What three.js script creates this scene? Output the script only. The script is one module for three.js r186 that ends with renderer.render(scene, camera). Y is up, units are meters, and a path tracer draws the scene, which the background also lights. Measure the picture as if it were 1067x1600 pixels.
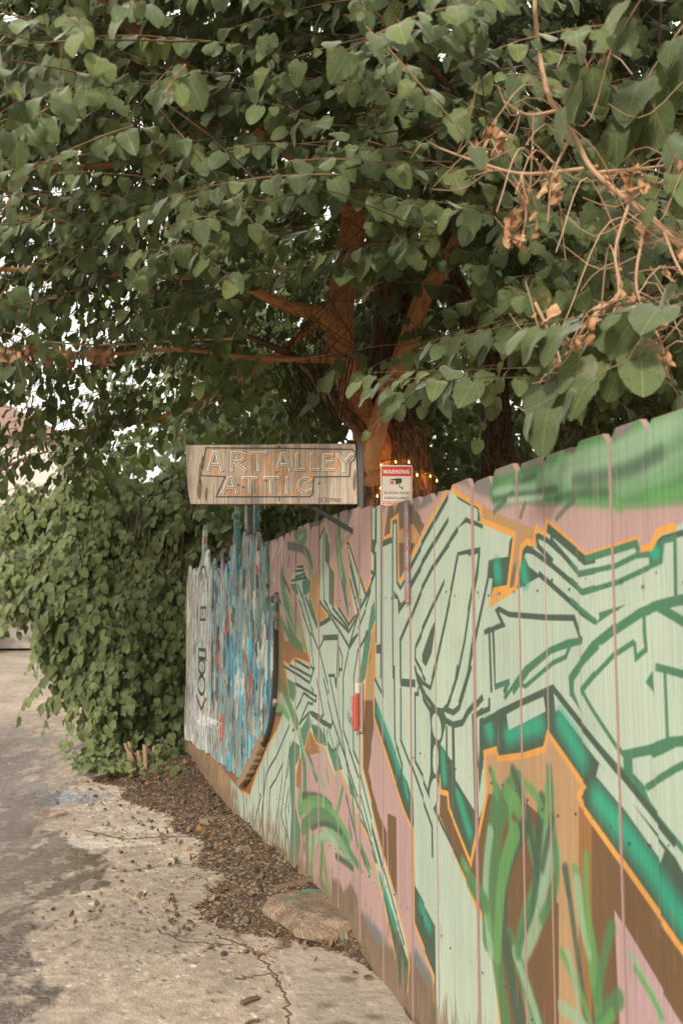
import * as THREE from 'three';
import { mergeGeometries } from 'three/addons/utils/BufferGeometryUtils.js';
import { RoundedBoxGeometry } from 'three/addons/geometries/RoundedBoxGeometry.js';

// ---------- camera, sky, sun, exposure ----------
const scene = new THREE.Scene();
const camera = new THREE.PerspectiveCamera(54.43, 682 / 1024, 0.05, 400);
camera.position.set(0, 1.5, 0);
camera.rotation.set(0.1101, 0, 0);
camera.focus = 5.6;
camera.userData.fStop = 3.6;
const renderer = new THREE.WebGLRenderer({ antialias: true });
renderer.toneMapping = THREE.LinearToneMapping;
renderer.toneMappingExposure = 1.34;
renderer.shadowMap.enabled = true;

const SUN = new THREE.Vector3(-0.24, 0.52, 0.82).normalize();
{
  const W = 256, H = 128, d = new Float32Array(W * H * 4), v = new THREE.Vector3();
  for (let j = 0; j < H; j++) for (let i = 0; i < W; i++) {
    const el = ((j + 0.5) / H - 0.5) * Math.PI, az = ((i + 0.5) / W) * 2 * Math.PI;
    v.set(Math.cos(el) * Math.sin(az), Math.sin(el), Math.cos(el) * Math.cos(az));
    const up = Math.max(0, v.y);
    const b = (1.0 + 0.35 * (1 - up));
    const o = (j * W + i) * 4;
    d[o] = b * 1.0; d[o + 1] = b * 0.965; d[o + 2] = b * 0.9; d[o + 3] = 1;
  }
  const t = new THREE.DataTexture(d, W, H, THREE.RGBAFormat, THREE.FloatType);
  t.mapping = THREE.EquirectangularReflectionMapping; t.magFilter = THREE.LinearFilter; t.needsUpdate = true;
  scene.background = t; scene.environment = t;
}
const sun = new THREE.DirectionalLight(new THREE.Color(1, 0.93, 0.8), 3.0);
sun.position.copy(SUN).multiplyScalar(30); sun.target.position.set(0, 0, -5);
sun.castShadow = true; sun.shadow.radius = 12; sun.shadow.mapSize.set(2048, 2048);
Object.assign(sun.shadow.camera, { left: -16, right: 16, top: 16, bottom: -16, near: 1, far: 80 });
scene.add(sun, sun.target);

// ---------- helpers ----------
const V = (x, y, z) => new THREE.Vector3(x, y, z);
function RNG(seed) { let a = seed | 0; return () => { a = (a + 0x6d2b79f5) | 0; let t = Math.imul(a ^ (a >>> 15), 1 | a); t = (t + Math.imul(t ^ (t >>> 7), 61 | t)) ^ t; return ((t ^ (t >>> 14)) >>> 0) / 4294967296; }; }
const hash = (x, y, z) => { let h = Math.imul(x, 374761393) ^ Math.imul(y, 668265263) ^ Math.imul(z, 1274126177); h = Math.imul(h ^ (h >>> 13), 1274126177); return ((h ^ (h >>> 16)) >>> 0) / 4294967296; };
const sm = (t) => t * t * (3 - 2 * t), mix = (a, b, t) => a + (b - a) * t, clamp = (x, a = 0, b = 1) => Math.min(b, Math.max(a, x));
function noise2(x, y, k = 0) { const i = Math.floor(x), j = Math.floor(y), u = sm(x - i), v = sm(y - j); return mix(mix(hash(i, j, k), hash(i + 1, j, k), u), mix(hash(i, j + 1, k), hash(i + 1, j + 1, k), u), v); }
function noise3(x, y, z) { const k = Math.floor(z), w = sm(z - k); return mix(noise2(x, y, k), noise2(x, y, k + 1), w); }
const fbm = (x, y, k = 0, n = 4) => { let s = 0, a = 0.5, t = 0; for (let i = 0; i < n; i++) { s += a * noise2(x, y, k + i * 17); t += a; a *= 0.5; x *= 2.03; y *= 2.03; } return s / t; };
// the same noise read from a table, for the big pixel loops
const NT = (() => { const t = new Float32Array(1 << 20), c = new Float32Array(128 * 128); for (let i = 0; i < c.length; i++) c[i] = hash(i, 3, 5); for (let j = 0; j < 1024; j++) for (let i = 0; i < 1024; i++) { const a = i >> 3, b = j >> 3, u = sm((i & 7) / 8), v = sm((j & 7) / 8), a1 = (a + 1) & 127, b1 = (b + 1) & 127; t[j * 1024 + i] = mix(mix(c[b * 128 + a], c[b * 128 + a1], u), mix(c[b1 * 128 + a], c[b1 * 128 + a1], u), v); } return t; })();
const nt = (x, y, k = 0) => NT[((Math.floor(y * 8) + k * 331) & 1023) * 1024 + ((Math.floor(x * 8) + k * 57) & 1023)];
const fnt = (x, y, k = 0, n = 4) => { let s = 0, a = 0.5, t = 0; for (let i = 0; i < n; i++) { s += a * nt(x, y, k + i * 17); t += a; a *= 0.5; x *= 2.03; y *= 2.03; } return s / t; };
const shapeOf = (pts) => { const s = new THREE.Shape(); pts.forEach((p, i) => (i ? s.lineTo(p[0], p[1]) : s.moveTo(p[0], p[1]))); return s; };
const names = new Map();
const numbered = (n) => { const c = names.get(n) ?? 0; names.set(n, c + 1); return c ? n + '_' + String(c).padStart(3, '0') : n; };
function tag(o, label, category, group) { o.userData.label = label; o.userData.category = category; if (group) o.userData.group = group; return o; }
function thing(name, label, category, [x, y, z] = [0, 0, 0], turn = 0, group) { const o = new THREE.Group(); o.name = numbered(name); o.position.set(x, y, z); o.rotation.y = turn; scene.add(o); return tag(o, label, category, group); }
function part(name, geo, mat, parent, label) { const m = new THREE.Mesh(geo, mat); m.name = name; m.castShadow = m.receiveShadow = true; if (label) m.userData.label = label; parent.add(m); return m; }
function solo(name, geo, mat, label, category, group) { const m = part(numbered(name), geo, mat, scene); return tag(m, label, category, group); }
function struct(name, geo, mat) { const m = part(name, geo, mat, scene); m.userData.kind = 'structure'; return m; }
const rgb = (r, g, b) => new THREE.Color().setRGB(r, g, b);
const std = (c, roughness = 0.8, o = {}) => new THREE.MeshStandardMaterial({ color: c, roughness, ...o });
function tex(data, w, h, srgb, repeat = true) { const t = new THREE.DataTexture(data, w, h, THREE.RGBAFormat); t.magFilter = THREE.LinearFilter; t.wrapS = t.wrapT = repeat ? THREE.RepeatWrapping : THREE.ClampToEdgeWrapping; if (srgb) t.colorSpace = THREE.SRGBColorSpace; t.needsUpdate = true; return t; }
function grid(w, h, f) { const d = new Uint8Array(w * h * 4); for (let j = 0; j < h; j++) for (let i = 0; i < w; i++) { const c = f(i / w, j / h, i, j), o = (j * w + i) * 4; if (c.length) { d[o] = c[0]; d[o + 1] = c[1]; d[o + 2] = c[2]; } else d[o] = d[o + 1] = d[o + 2] = c; d[o + 3] = 255; } return d; }
const tnoise = (u, v, fx, fy, k) => { // tiles over 0..1
  const x = u * fx, y = v * fy, i = Math.floor(x), j = Math.floor(y), a = sm(x - i), b = sm(y - j), h = (p, q) => hash(((p % fx) + fx) % fx, ((q % fy) + fy) % fy, k);
  return mix(mix(h(i, j), h(i + 1, j), a), mix(h(i, j + 1), h(i + 1, j + 1), a), b); };
// a tapering tube through points [x,y,z,r]; uv in metres
function tube(P, sides = 8, step = 0.12, rough = 0, seed = 0, cap = true) {
  const n = P.length, curve = new THREE.CatmullRomCurve3(P.map((p) => V(p[0], p[1], p[2])), false, 'centripetal');
  const len = curve.getLength(), seg = Math.max(n - 1, Math.ceil(len / step));
  const pos = [], uv = [], idx = [], c = V(0, 0, 0), T = V(0, 0, 0); let N = null;
  for (let i = 0; i <= seg; i++) {
    const t = i / seg; curve.getPoint(t, c); curve.getTangent(t, T);
    if (!N) { N = V(0, 0, 1); if (Math.abs(T.z) > 0.9) N.set(1, 0, 0); }
    N.addScaledVector(T, -N.dot(T)).normalize(); const Bn = V(0, 0, 0).crossVectors(T, N);
    const f = t * (n - 1), k = Math.min(n - 2, Math.floor(f)), r = mix(P[k][3], P[k + 1][3], f - k);
    for (let j = 0; j <= sides; j++) {
      const a = ((j % sides) / sides) * Math.PI * 2;
      let q = r; if (rough) { const w = noise3(Math.cos(a) * 3.2 * (1 + r * 6) + seed, Math.sin(a) * 3.2 * (1 + r * 6), t * len * 1.6), w2 = noise3(Math.cos(a) * 1.1 + seed, Math.sin(a) * 1.1 + 7, t * len * 2.4); q *= 1 + rough * ((1 - Math.abs(2 * w - 1)) * 1.2 - 0.6 + (w2 - 0.5) * 1.2); }
      pos.push(c.x + (N.x * Math.cos(a) + Bn.x * Math.sin(a)) * q, c.y + (N.y * Math.cos(a) + Bn.y * Math.sin(a)) * q, c.z + (N.z * Math.cos(a) + Bn.z * Math.sin(a)) * q);
      uv.push((j / sides) * Math.max(0.05, Math.round(P[0][3] * 6.28 / 0.3) * 0.3 || 0.3), t * len);
      if (i < seg && j < sides) { const A = i * (sides + 1) + j, B = A + sides + 1; idx.push(A, A + 1, B, B, A + 1, B + 1); }
    }
  }
  if (cap) for (const e of [0, seg]) { const base = e * (sides + 1); for (let j = 1; j < sides - 1; j++) e ? idx.push(base, base + j, base + j + 1) : idx.push(base, base + j + 1, base + j); }
  const g = new THREE.BufferGeometry(); g.setAttribute('position', new THREE.Float32BufferAttribute(pos, 3)); g.setAttribute('uv', new THREE.Float32BufferAttribute(uv, 2)); g.setIndex(idx); g.computeVertexNormals(); return g;
}
// ground level: level near the gate, then the alley climbs
const groundY = (x, z) => { const D = -z - 7; return 0.1 * (D > 6 ? 6 + 3.5 * (1 - Math.exp(-(D - 6) / 3.5)) : Math.log(1 + Math.exp(D * 2.2)) / 2.2); };
// the fence line: s metres along it (0 at its bend, growing towards the camera's side), n metres out into the alley
const BEND = [-0.4, -6.501], DA = [0.25884, 0.96592], DB = [Math.sin(0.36652), Math.cos(0.36652)];
const fenceAt = (s, n = 0) => { const d = s >= 0 ? DA : DB; return [BEND[0] + d[0] * s - d[1] * n, BEND[1] + d[1] * s + d[0] * n]; };
const turnA = Math.atan2(-DA[1], DA[0]), turnB = Math.atan2(-DB[1], DB[0]);  // local +x runs along the fence, local +z out into the alley

// ---------- ground, pavement ----------
{
  const xs = [], zs = []; for (let x = -160; x <= 160; x += Math.abs(x) < 12 ? 1 : 8) xs.push(x); for (let z = 120; z >= -260; z -= Math.abs(z) < 26 ? 0.5 : 9) zs.push(z);
  const pos = [], uv = [], idx = []; zs.forEach((z, j) => xs.forEach((x, i) => { pos.push(x, groundY(x, z) - 0.035, z); uv.push(x / 3, z / 3); if (i < xs.length - 1 && j < zs.length - 1) { const a = j * xs.length + i, b = a + xs.length; idx.push(a, a + 1, b, b, a + 1, b + 1); } }));
  const g = new THREE.BufferGeometry(); g.setAttribute('position', new THREE.Float32BufferAttribute(pos, 3)); g.setAttribute('uv', new THREE.Float32BufferAttribute(uv, 2)); g.setIndex(idx); g.computeVertexNormals();
  const t = tex(grid(512, 512, (u, v) => { const n = tnoise(u, v, 8, 8, 1) * 0.4 + tnoise(u, v, 40, 40, 2) * 0.3 + tnoise(u, v, 200, 200, 3) * 0.3; return [120 + n * 70, 108 + n * 66, 96 + n * 60]; }), 512, 512, true);
  struct('ground', g, std(0xffffff, 0.95, { map: t }));
}
const PX = [-4.4, 1.0], PZ = [-13.5, -1.0];   // the paved strip
// edge of the wet gutter: x at a given distance
const wetEdge = (z) => { const D = -z, k = [[1, -1.05], [3.9, -1.3], [5.1, -1.43], [5.9, -1.6], [7, -1.95], [8.4, -2.5], [10, -3.0], [14, -4.2]]; for (let i = 1; i < k.length; i++) if (D <= k[i][0]) return mix(k[i - 1][1], k[i][1], clamp((D - k[i - 1][0]) / (k[i][0] - k[i - 1][0]))); return -4.2; };
{
  const W = 2048, H = 2048, c = document.createElement('canvas'), h = document.createElement('canvas'); c.width = h.width = W; c.height = h.height = H;
  const kx = W / (PX[1] - PX[0]), kz = H / (PZ[1] - PZ[0]), ctx = c.getContext('2d'), hx = h.getContext('2d'), r = RNG(5);
  const cv = (x) => (x - PX[0]) * kx, cz = (z) => (z - PZ[0]) * kz;   // canvas row 0 is the far end
  ctx.fillStyle = '#ab9a8b'; ctx.fillRect(0, 0, W, H); hx.fillStyle = '#808080'; hx.fillRect(0, 0, W, H);
  const blob = (cx2, x, z, rx, rz, col, k = 9) => { cx2.fillStyle = col; cx2.beginPath(); for (let i = 0; i <= k; i++) { const a = (i / k) * 6.283, q = 0.75 + r() * 0.5; cx2.lineTo(cv(x + Math.cos(a) * rx * q), cz(z + Math.sin(a) * rz * q)); } cx2.fill(); };
  // trowelled skim patches, spray paint stains
  for (const [x, z, rx, rz, col] of [[-1.75, -6.9, 0.5, 0.16, '#c2b6a8'], [-1.35, -7.25, 0.4, 0.1, '#bdb09f'], [-1.1, -7.5, 0.3, 0.07, '#b8ab9a'], [-0.6, -3.2, 0.5, 0.4, '#a5937f'], [-1.2, -8.6, 0.6, 0.4, '#b39c86']]) blob(ctx, x, z, rx, rz, col, 26);
  const mist = (x, z, rx, rz, c4) => { ctx.save(); ctx.translate(cv(x), cz(z)); ctx.scale(rx * kx, rz * kz); const g = ctx.createRadialGradient(0, 0, 0, 0, 0, 1); g.addColorStop(0, c4); g.addColorStop(1, c4.replace(/,[^,]*\)$/, ',0)')); ctx.fillStyle = g; ctx.fillRect(-1, -1, 2, 2); ctx.restore(); };
  for (const [x, z, rx, rz, col] of [[-2.1, -8.1, 0.4, 0.22, 'rgba(90,125,165,.55)'], [-2.2, -7.65, 0.18, 0.08, 'rgba(190,110,100,.5)'], [-1.8, -8.7, 0.3, 0.2, 'rgba(110,140,170,.3)'], [-1.1, -3.75, 0.12, 0.16, 'rgba(120,160,120,.3)']]) for (let q = 0; q < 7; q++) mist(x + (r() - 0.5) * rx, z + (r() - 0.5) * rz, rx * (0.5 + r() * 0.6), rz * (0.5 + r() * 0.6), col.replace(/[.\d]+\)$/, (m) => String(parseFloat(m) * 0.35) + ')'));
  // exposed aggregate
  const stone = ['#c2b4a6', '#94867a', '#cfc2b4', '#7d7066', '#b5a08e', '#d8ccc0', '#9c8c7e', '#6b5f55', '#bca896'];
  for (let i = 0; i < 70000; i++) {
    const x = mix(PX[0], PX[1], r()), z = mix(PZ[0], PZ[1], Math.pow(r(), 0.75)), s = 0.003 + Math.pow(r(), 2.6) * 0.015, a = r() * 3.14, dens = fbm(x * 1.3, z * 1.3, 4, 3);
    if (dens < 0.4 && r() < 0.75) continue;
    ctx.globalAlpha = 0.45 + 0.55 * r(); ctx.fillStyle = stone[(r() * stone.length) | 0]; ctx.beginPath(); ctx.ellipse(cv(x), cz(z), s * kx, s * kz * (0.5 + r() * 0.6), a * 0.2, 0, 6.283); ctx.fill();
    const up = r() < 0.6; hx.globalAlpha = 0.6; hx.fillStyle = up ? '#b0b0b0' : '#4a4a4a'; hx.beginPath(); hx.ellipse(cv(x), cz(z), s * kx, s * kz * 0.8, 0, 0, 6.283); hx.fill();
  }
  ctx.globalAlpha = hx.globalAlpha = 1;
  // cracks
  const crack = (pts, w) => { for (const [q, col, k] of [[ctx, '#5a4a3d', 1], [hx, '#000', 1.2]]) { q.strokeStyle = col; q.lineWidth = w * kx * k; q.lineJoin = 'round'; q.beginPath(); const rr = RNG(77); for (let i = 0; i < pts.length - 1; i++) for (let t = 0; t < 1; t += 0.08) { const x = mix(pts[i][0], pts[i + 1][0], t) + (rr() - 0.5) * 0.03, z = mix(pts[i][1], pts[i + 1][1], t) + (rr() - 0.5) * 0.03; q.lineTo(cv(x), cz(z)); } q.stroke(); } };
  crack([[-0.6, -5.0], [-0.42, -4.8], [-0.33, -4.6], [-0.24, -4.3], [-0.2, -4.0], [-0.14, -3.6], [-0.2, -3.0]], 0.006); crack([[-0.45, -4.4], [-0.3, -4.45], [-0.24, -4.3]], 0.005); crack([[-0.5, -4.85], [-0.75, -4.9], [-0.9, -5.1]], 0.005); crack([[-0.7, -6.9], [-1.1, -7.05], [-1.5, -7.0], [-1.8, -7.2]], 0.01); crack([[-1.3, -6.2], [-1.0, -6.4], [-0.8, -6.3]], 0.007);
  const id = ctx.getImageData(0, 0, W, H), hd = hx.getImageData(0, 0, W, H), rd = new Uint8Array(W * H * 4), D = id.data, Hh = hd.data, cd = new Uint8Array(W * H * 4), bd = new Uint8Array(W * H * 4);
  for (let j = 0; j < H; j++) for (let i = 0; i < W; i++) {
    const o = (j * W + i) * 4, x = PX[0] + i / kx, z = PZ[0] + j / kz;
    const big = fnt(x * 1.1, z * 1.1, 31, 3), fine = hash(i, j, 9), mid = nt(x * 22, z * 22, 12);
    let k = 0.78 + big * 0.34 + (mid - 0.5) * 0.2 + (fine - 0.5) * 0.3;
    const e = wetEdge(z) + 0.16 - x + (fnt(x * 2.2, z * 1.6, 50, 5) - 0.5) * 0.7 + (fnt(x * 11, z * 7, 8, 3) - 0.5) * 0.55;
    let wet = clamp(e / 0.12) * (1 - clamp((-z - 9.5) / 2.5)); if (fnt(x * 9, z * 6, 66, 3) > 0.62) wet *= 0.5;
    const pool = wet * clamp((fnt(x * 3, z * 2, 71, 3) - 0.43) * 9);
    k *= 1 - 0.34 * wet;
    cd[o] = clamp(D[o] * k, 0, 255); cd[o + 1] = clamp(D[o + 1] * k * (1 - 0.015 * wet), 0, 255); cd[o + 2] = clamp(D[o + 2] * k, 0, 255); cd[o + 3] = 255;
    const hh = mix(110 + (Hh[o] * 0.75 - 96 + (mid - 0.5) * 46 + (fine - 0.5) * 36 + (nt(x * 60, z * 60, 3) - 0.5) * 40 + big * 50 - 25) * (1 + 0.9 * wet), 110, pool * 0.8);
    bd[o] = bd[o + 1] = bd[o + 2] = clamp(hh, 0, 255); bd[o + 3] = 255;
    rd[o] = rd[o + 1] = rd[o + 2] = clamp(mix(235, mix(40, 8, pool), wet), 0, 255); rd[o + 3] = 255;
  }
  const nx = 90, nz = 240, pos = [], uv = [], idx = [];
  for (let j = 0; j <= nz; j++) for (let i = 0; i <= nx; i++) {
    const x = mix(PX[0], PX[1], i / nx), z = mix(PZ[0], PZ[1], j / nz); const dip = clamp((wetEdge(z) - x) / 0.6) * 0.02;
    pos.push(x, groundY(x, z) + (fbm(x * 1.7, z * 1.7, 21, 3) - 0.5) * 0.022 - dip, z); uv.push(i / nx, j / nz);
    if (i < nx && j < nz) { const a = j * (nx + 1) + i, b = a + nx + 1; idx.push(a, b, a + 1, a + 1, b, b + 1); }
  }
  const g = new THREE.BufferGeometry(); g.setAttribute('position', new THREE.Float32BufferAttribute(pos, 3)); g.setAttribute('uv', new THREE.Float32BufferAttribute(uv, 2)); g.setIndex(idx); g.computeVertexNormals();
  struct('alley_pavement', g, new THREE.MeshStandardMaterial({ map: tex(cd, W, H, true, false), roughnessMap: tex(rd, W, H, false, false), roughness: 1, bumpMap: tex(bd, W, H, false, false), bumpScale: 0.014 }));
}
// broken slab of paler concrete beside the fence
{
  const pts = [[-0.27, -4.72], [-0.12, -4.74], [0.0, -4.62], [0.1, -4.5], [0.19, -4.27], [0.25, -3.95], [0.37, -3.4], [0.45, -3.0], [0.1, -2.9], [-0.1, -3.4], [-0.13, -3.72], [-0.18, -3.98], [-0.2, -4.3], [-0.25, -4.5]];
  const r = RNG(12), ol = []; pts.forEach((p, i) => { const q = pts[(i + 1) % pts.length]; for (let t = 0; t < 1; t += 0.25) ol.push([mix(p[0], q[0], t) + (r() - 0.5) * 0.018, -mix(p[1], q[1], t) + (r() - 0.5) * 0.018]); }); const sh = shapeOf(ol);
  const g = new THREE.ExtrudeGeometry(sh, { depth: 0.05, bevelEnabled: true, bevelSize: 0.008, bevelThickness: 0.008, bevelSegments: 2 }); g.rotateX(-Math.PI / 2); g.translate(0, -0.034, 0);
  const W = 512, k = W / 1.0, c = document.createElement('canvas'); c.width = W; c.height = 2 * W; const x = c.getContext('2d'); x.fillStyle = '#aa9c8e'; x.fillRect(0, 0, W, 2 * W); const rr = RNG(8);
  for (let i = 0; i < 7000; i++) { x.globalAlpha = 0.25 * rr() + 0.05; x.fillStyle = rr() < 0.5 ? '#6d5e50' : '#c9bcae'; x.beginPath(); const s = 0.6 + Math.pow(rr(), 4) * 4; x.ellipse(rr() * W, rr() * 2 * W, s, s * 0.8, 0, 0, 7); x.fill(); }
  x.globalAlpha = 1; x.filter = 'blur(7px)'; x.strokeStyle = 'rgba(216,160,160,.75)'; x.lineWidth = 17; x.beginPath(); x.moveTo(280, 380); x.lineTo(305, 310); x.stroke(); x.fillStyle = 'rgba(70,50,35,.45)'; x.beginPath(); for (let i = 0; i < 40; i++) { const a = rr() * W, c2 = rr() * 2 * W; x.moveTo(a, c2); x.ellipse(a, c2, 8 + rr() * 24, 5 + rr() * 14, 0, 0, 7); } x.fill(); x.filter = 'none';
  const id = x.getImageData(0, 0, W, 2 * W), d = new Uint8Array(W * 2 * W * 4), bb = new Uint8Array(W * 2 * W * 4); for (let j = 0; j < 2 * W; j++) for (let i = 0; i < W; i++) { const o = (j * W + i) * 4, n = 0.84 + 0.25 * fnt(i / 35, j / 35, 5, 4) + (hash(i, j, 1) - 0.5) * 0.4; for (let q = 0; q < 3; q++) { d[o + q] = clamp(id.data[o + q] * n, 0, 255); bb[o + q] = clamp(fnt(i / 15, j / 15, 9, 4) * 200 + hash(i, j, 4) * 40, 0, 255); } d[o + 3] = bb[o + 3] = 255; }
  const p = g.attributes.position, u = g.attributes.uv; for (let i = 0; i < p.count; i++) u.setXY(i, (p.getX(i) + 0.4) / 1.0, (-p.getZ(i) - 2.8) / 2.0);
  solo('concrete_slab', g, new THREE.MeshStandardMaterial({ map: tex(d, W, 2 * W, true), bumpMap: tex(bb, W, 2 * W), bumpScale: 0.009, roughness: 0.92 }), 'pale broken concrete slab lying along the foot of the mural fence', 'slab');
}

// ---------- the painted fence ----------
const ink = (r, g, b) => `rgb(${r},${g},${b})`;
const INK = { mint: ink(166, 180, 163), dark: ink(62, 82, 66), orange: ink(207, 146, 70), pink: ink(170, 139, 134), pinkb: ink(174, 143, 142), olive: ink(102, 87, 67), olive2: ink(90, 100, 82), tan: ink(166, 130, 84), tan2: ink(170, 136, 98), brown: ink(142, 98, 55), brown2: ink(140, 100, 58), brown3: ink(104, 77, 49), taupe: ink(110, 95, 79), grey: ink(118, 113, 107), teal: ink(46, 148, 118), green1: ink(74, 116, 72), green2: ink(90, 146, 80), green3: ink(116, 152, 116), green4: ink(138, 165, 136), green5: ink(74, 118, 94), green6: ink(66, 112, 84), white: ink(192, 193, 183), wood: ink(164, 132, 98), bare: ink(112, 93, 74), haze: ink(104, 120, 128) };
const SP = 2.125, MARG = 0.15, S0 = -2.75, PPM = 680, TH = 2.2, YB = -0.06, panels = [];
function paintPanel(k) {
  const sa = S0 + k * SP - MARG, W = Math.round((SP + 2 * MARG) * PPM), H = Math.round(TH * PPM), c = document.createElement('canvas'); c.width = W; c.height = H;
  const x = c.getContext('2d'), X = (s) => (s / 1000 - sa) * PPM, Y = (y) => (YB + TH - y / 1000) * PPM;
  const path = (p) => { x.beginPath(); for (let i = 0; i < p.length; i += 2) x[i ? 'lineTo' : 'moveTo'](X(p[i]), Y(p[i + 1])); };
  const near = (p, m) => { let a = 1e9, b = -1e9; for (let i = 0; i < p.length; i += 2) { a = Math.min(a, p[i]); b = Math.max(b, p[i]); } return b / 1000 + m > sa && a / 1000 - m < sa + W / PPM; };
  const SC = PPM / 830;
  const F = (col, p, blur) => { if (!near(p, 0.1)) return; x.fillStyle = x.strokeStyle = INK[col]; path(p); x.closePath(); x.fill(); if (blur) { x.lineJoin = 'round'; for (let i = 1; i <= 5; i++) { x.globalAlpha = 0.2; x.lineWidth = i * blur * SC * 0.8; x.stroke(); } x.globalAlpha = 1; } };
  const L = (col, w, p, blur, al) => { if (!near(p, 0.15)) return; x.strokeStyle = INK[col]; x.lineJoin = blur ? 'round' : 'miter'; x.miterLimit = 3; x.lineCap = blur ? 'round' : 'butt';
    if (blur && p.length > 4) { x.beginPath(); x.moveTo(X(p[0]), Y(p[1])); for (let i = 2; i < p.length - 2; i += 2) x.quadraticCurveTo(X(p[i]), Y(p[i + 1]), (X(p[i]) + X(p[i + 2])) / 2, (Y(p[i + 1]) + Y(p[i + 3])) / 2); x.lineTo(X(p[p.length - 2]), Y(p[p.length - 1])); } else path(p);
    const W0 = w / 1000 * PPM, n = blur ? 12 : 1, a = al ?? 1, B0 = blur * SC * 1.9; let c0 = 0;
    for (let i = 0; i < n; i++) { if (blur) { const c1 = Math.min(a, 0.97) * sm((i + 1) / n); x.globalAlpha = 1 - (1 - c1) / (1 - c0); c0 = c1; } else x.globalAlpha = a; x.lineWidth = Math.max(1, blur ? (W0 + B0) * (1 - i / n) + Math.max(0, W0 - B0) * (i / n) : W0); x.stroke(); } x.globalAlpha = 1; };
  x.fillStyle = INK.mint; x.fillRect(0, 0, W, H);
  F('wood', [-4000, -200, -900, -200, -1250, 500, -1250, 3000, -4000, 3000], 30);
  F('pink',[2295,2033,2306,1855,2406,1862,2412,1922,2511,1935,2511,1700,2525,1658,2612,1710,2650,1751,3085,1979,3362,1872,3365,1830,3614,1767,3627,1761,3573,1603,3456,1598,3431,1559,3624,1600,3671,1721,3704,1735,3754,1724,3768,1770,3827,1741,3836,1781,4060,1668,4107,1671,4060,1667,4290,1694,4301,1666,4362,1673,4393,1704,4461,1709,4748,1787,4777,2214,4485,2084,3993,2071,2609,2122])
  F('olive',[2315,1862,2393,2021,2612,2014,2726,1934,2833,1863,2771,1827,2682,1886,2601,1877,2525,1874,2519,1934,2411,1922,2406,1864])
  F('tan',[2518,1875,2601,1877,2682,1884,2764,1827,2664,1755,2620,1733,2517,1823])
  F('olive',[2517,1823,2708,1806,2635,1747,2605,1710,2525,1661])
  F('tan',[3372,1877,3752,1768,3755,1740,3696,1737,3662,1722,3624,1602,3573,1605,3627,1764,3370,1828])
  F('taupe',[3622,1667,3643,1666,3620,1604,3575,1605],6)
  F('grey',[2670,1983,2796,1982,2914,1977,3014,1977,2926,1948,2795,1936,2712,1940],5)
  F('grey',[3133,1995,3464,1996,3478,1893,3344,1926,3242,1971],6)
  F('green1',[3463,1965,3659,1987,3817,1987,4013,1987,4185,1978,4368,1980,4480,1993,4676,2030,4657,1751,4465,1771,4355,1779,4230,1791,4005,1823,3810,1841,3653,1869,3514,1866,3450,1897],8)
  L('green3',70,[3533,1887,3783,1905,4084,1877,4311,1890,4475,1918,4632,1949],20,0.7)
  L('green2',44,[3845,1952,4011,1948,4206,1943,4366,1955,4478,1966,4635,1994],20,0.7)
  L('green4',36,[3843,1918,4085,1895,4259,1899,4475,1928,4632,1959],20,0.7)
  L('green2',50,[3898,1856,4081,1824,4231,1799,4467,1790,4622,1800],20,0.7)
  L('green4',30,[3900,1893,4177,1845,4349,1839,4501,1865,4628,1889],20,0.7)
  L('green3',36,[4087,1933,4271,1926,4477,1950,4634,1979],20,0.7)
  L('green1',40,[4082,1839,4306,1799,4469,1822,4624,1840],20,0.7)
  L('green4',22,[3958,1941,4159,1927,4314,1936,4476,1939],20,0.7)
  L('green3',24,[4221,1821,4367,1819,4499,1839,4626,1865],20,0.7)
  L('dark',26,[4007,1874,4155,1863,4310,1867,4410,1883],20,0.7)
  L('dark',20,[3897,1839,4031,1839,4176,1821],9,0.7)
  L('dark',14,[3478,1886,3687,1883,3898,1866],9,0.7)
  L('dark',16,[3621,1913,3768,1921],9,0.7)
  L('green4',22,[3479,1909,3587,1910,3766,1890],9,0.7)
  L('dark',12,[3476,1847,3620,1891],9,0.7)
  L('dark',10,[3667,1813,3701,1852],9,0.7)
  L('dark',9,[3894,1783,3951,1810,4005,1823],9,0.7)
  L('green2',20,[4229,1773,4197,1794],9,0.7)
  L('mint',12,[3585,1873,3810,1853],9,0.7)
  L('green2',26,[4346,1786,4466,1785,4620,1780],9,0.7)
  F('grey',[3482,1985,3650,1986,3657,1959,3518,1957],5)
  F('grey',[3675,1986,3817,1985,3845,1959,3706,1952],5)
  F('grey',[3861,1980,4013,1982,4012,1961,3875,1967],5)
  F('grey',[4185,1972,4296,1983,4273,1961,4206,1949],5)
  F('pink',[2123,2050,2124,1726,2039,1629,1903,1742,1811,1850,1736,1893,1659,1885,1757,1787,1735,1771,1750,1715,1735,1704,1782,1659,1767,1648,1850,1533,1734,1494,1533,1583,1481,1572,1474,1752,1376,1800,1388,1930,1260,2037,1141,1950,1131,1606,1314,1527,1132,1493,934,1650,956,1723,858,1784,766,1831,526,1837,527,1804,409,1766,410,1703,546,1660,953,1271,538,1286,370,1241,209,1253,357,1081,363,1057,189,927,-165,707,-395,526,-608,307,-841,304,-758,331,-1007,901,-1069,2329,-271,2423])
  F('tan',[976,1729,1129,1814,1131,1606,1314,1524,1132,1496,940,1650])
  F('brown',[224,1376,601,1411,850,1348,953,1271,538,1289,370,1244,227,1261])
  F('brown2',[-237,867,0,926,189,927,-165,707,-395,526,-608,307,-841,304,-1397,388,-532,849])
  F('brown',[-300,1439,29,1596,224,1369,209,1253,357,1081,-72,1053],10)
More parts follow.
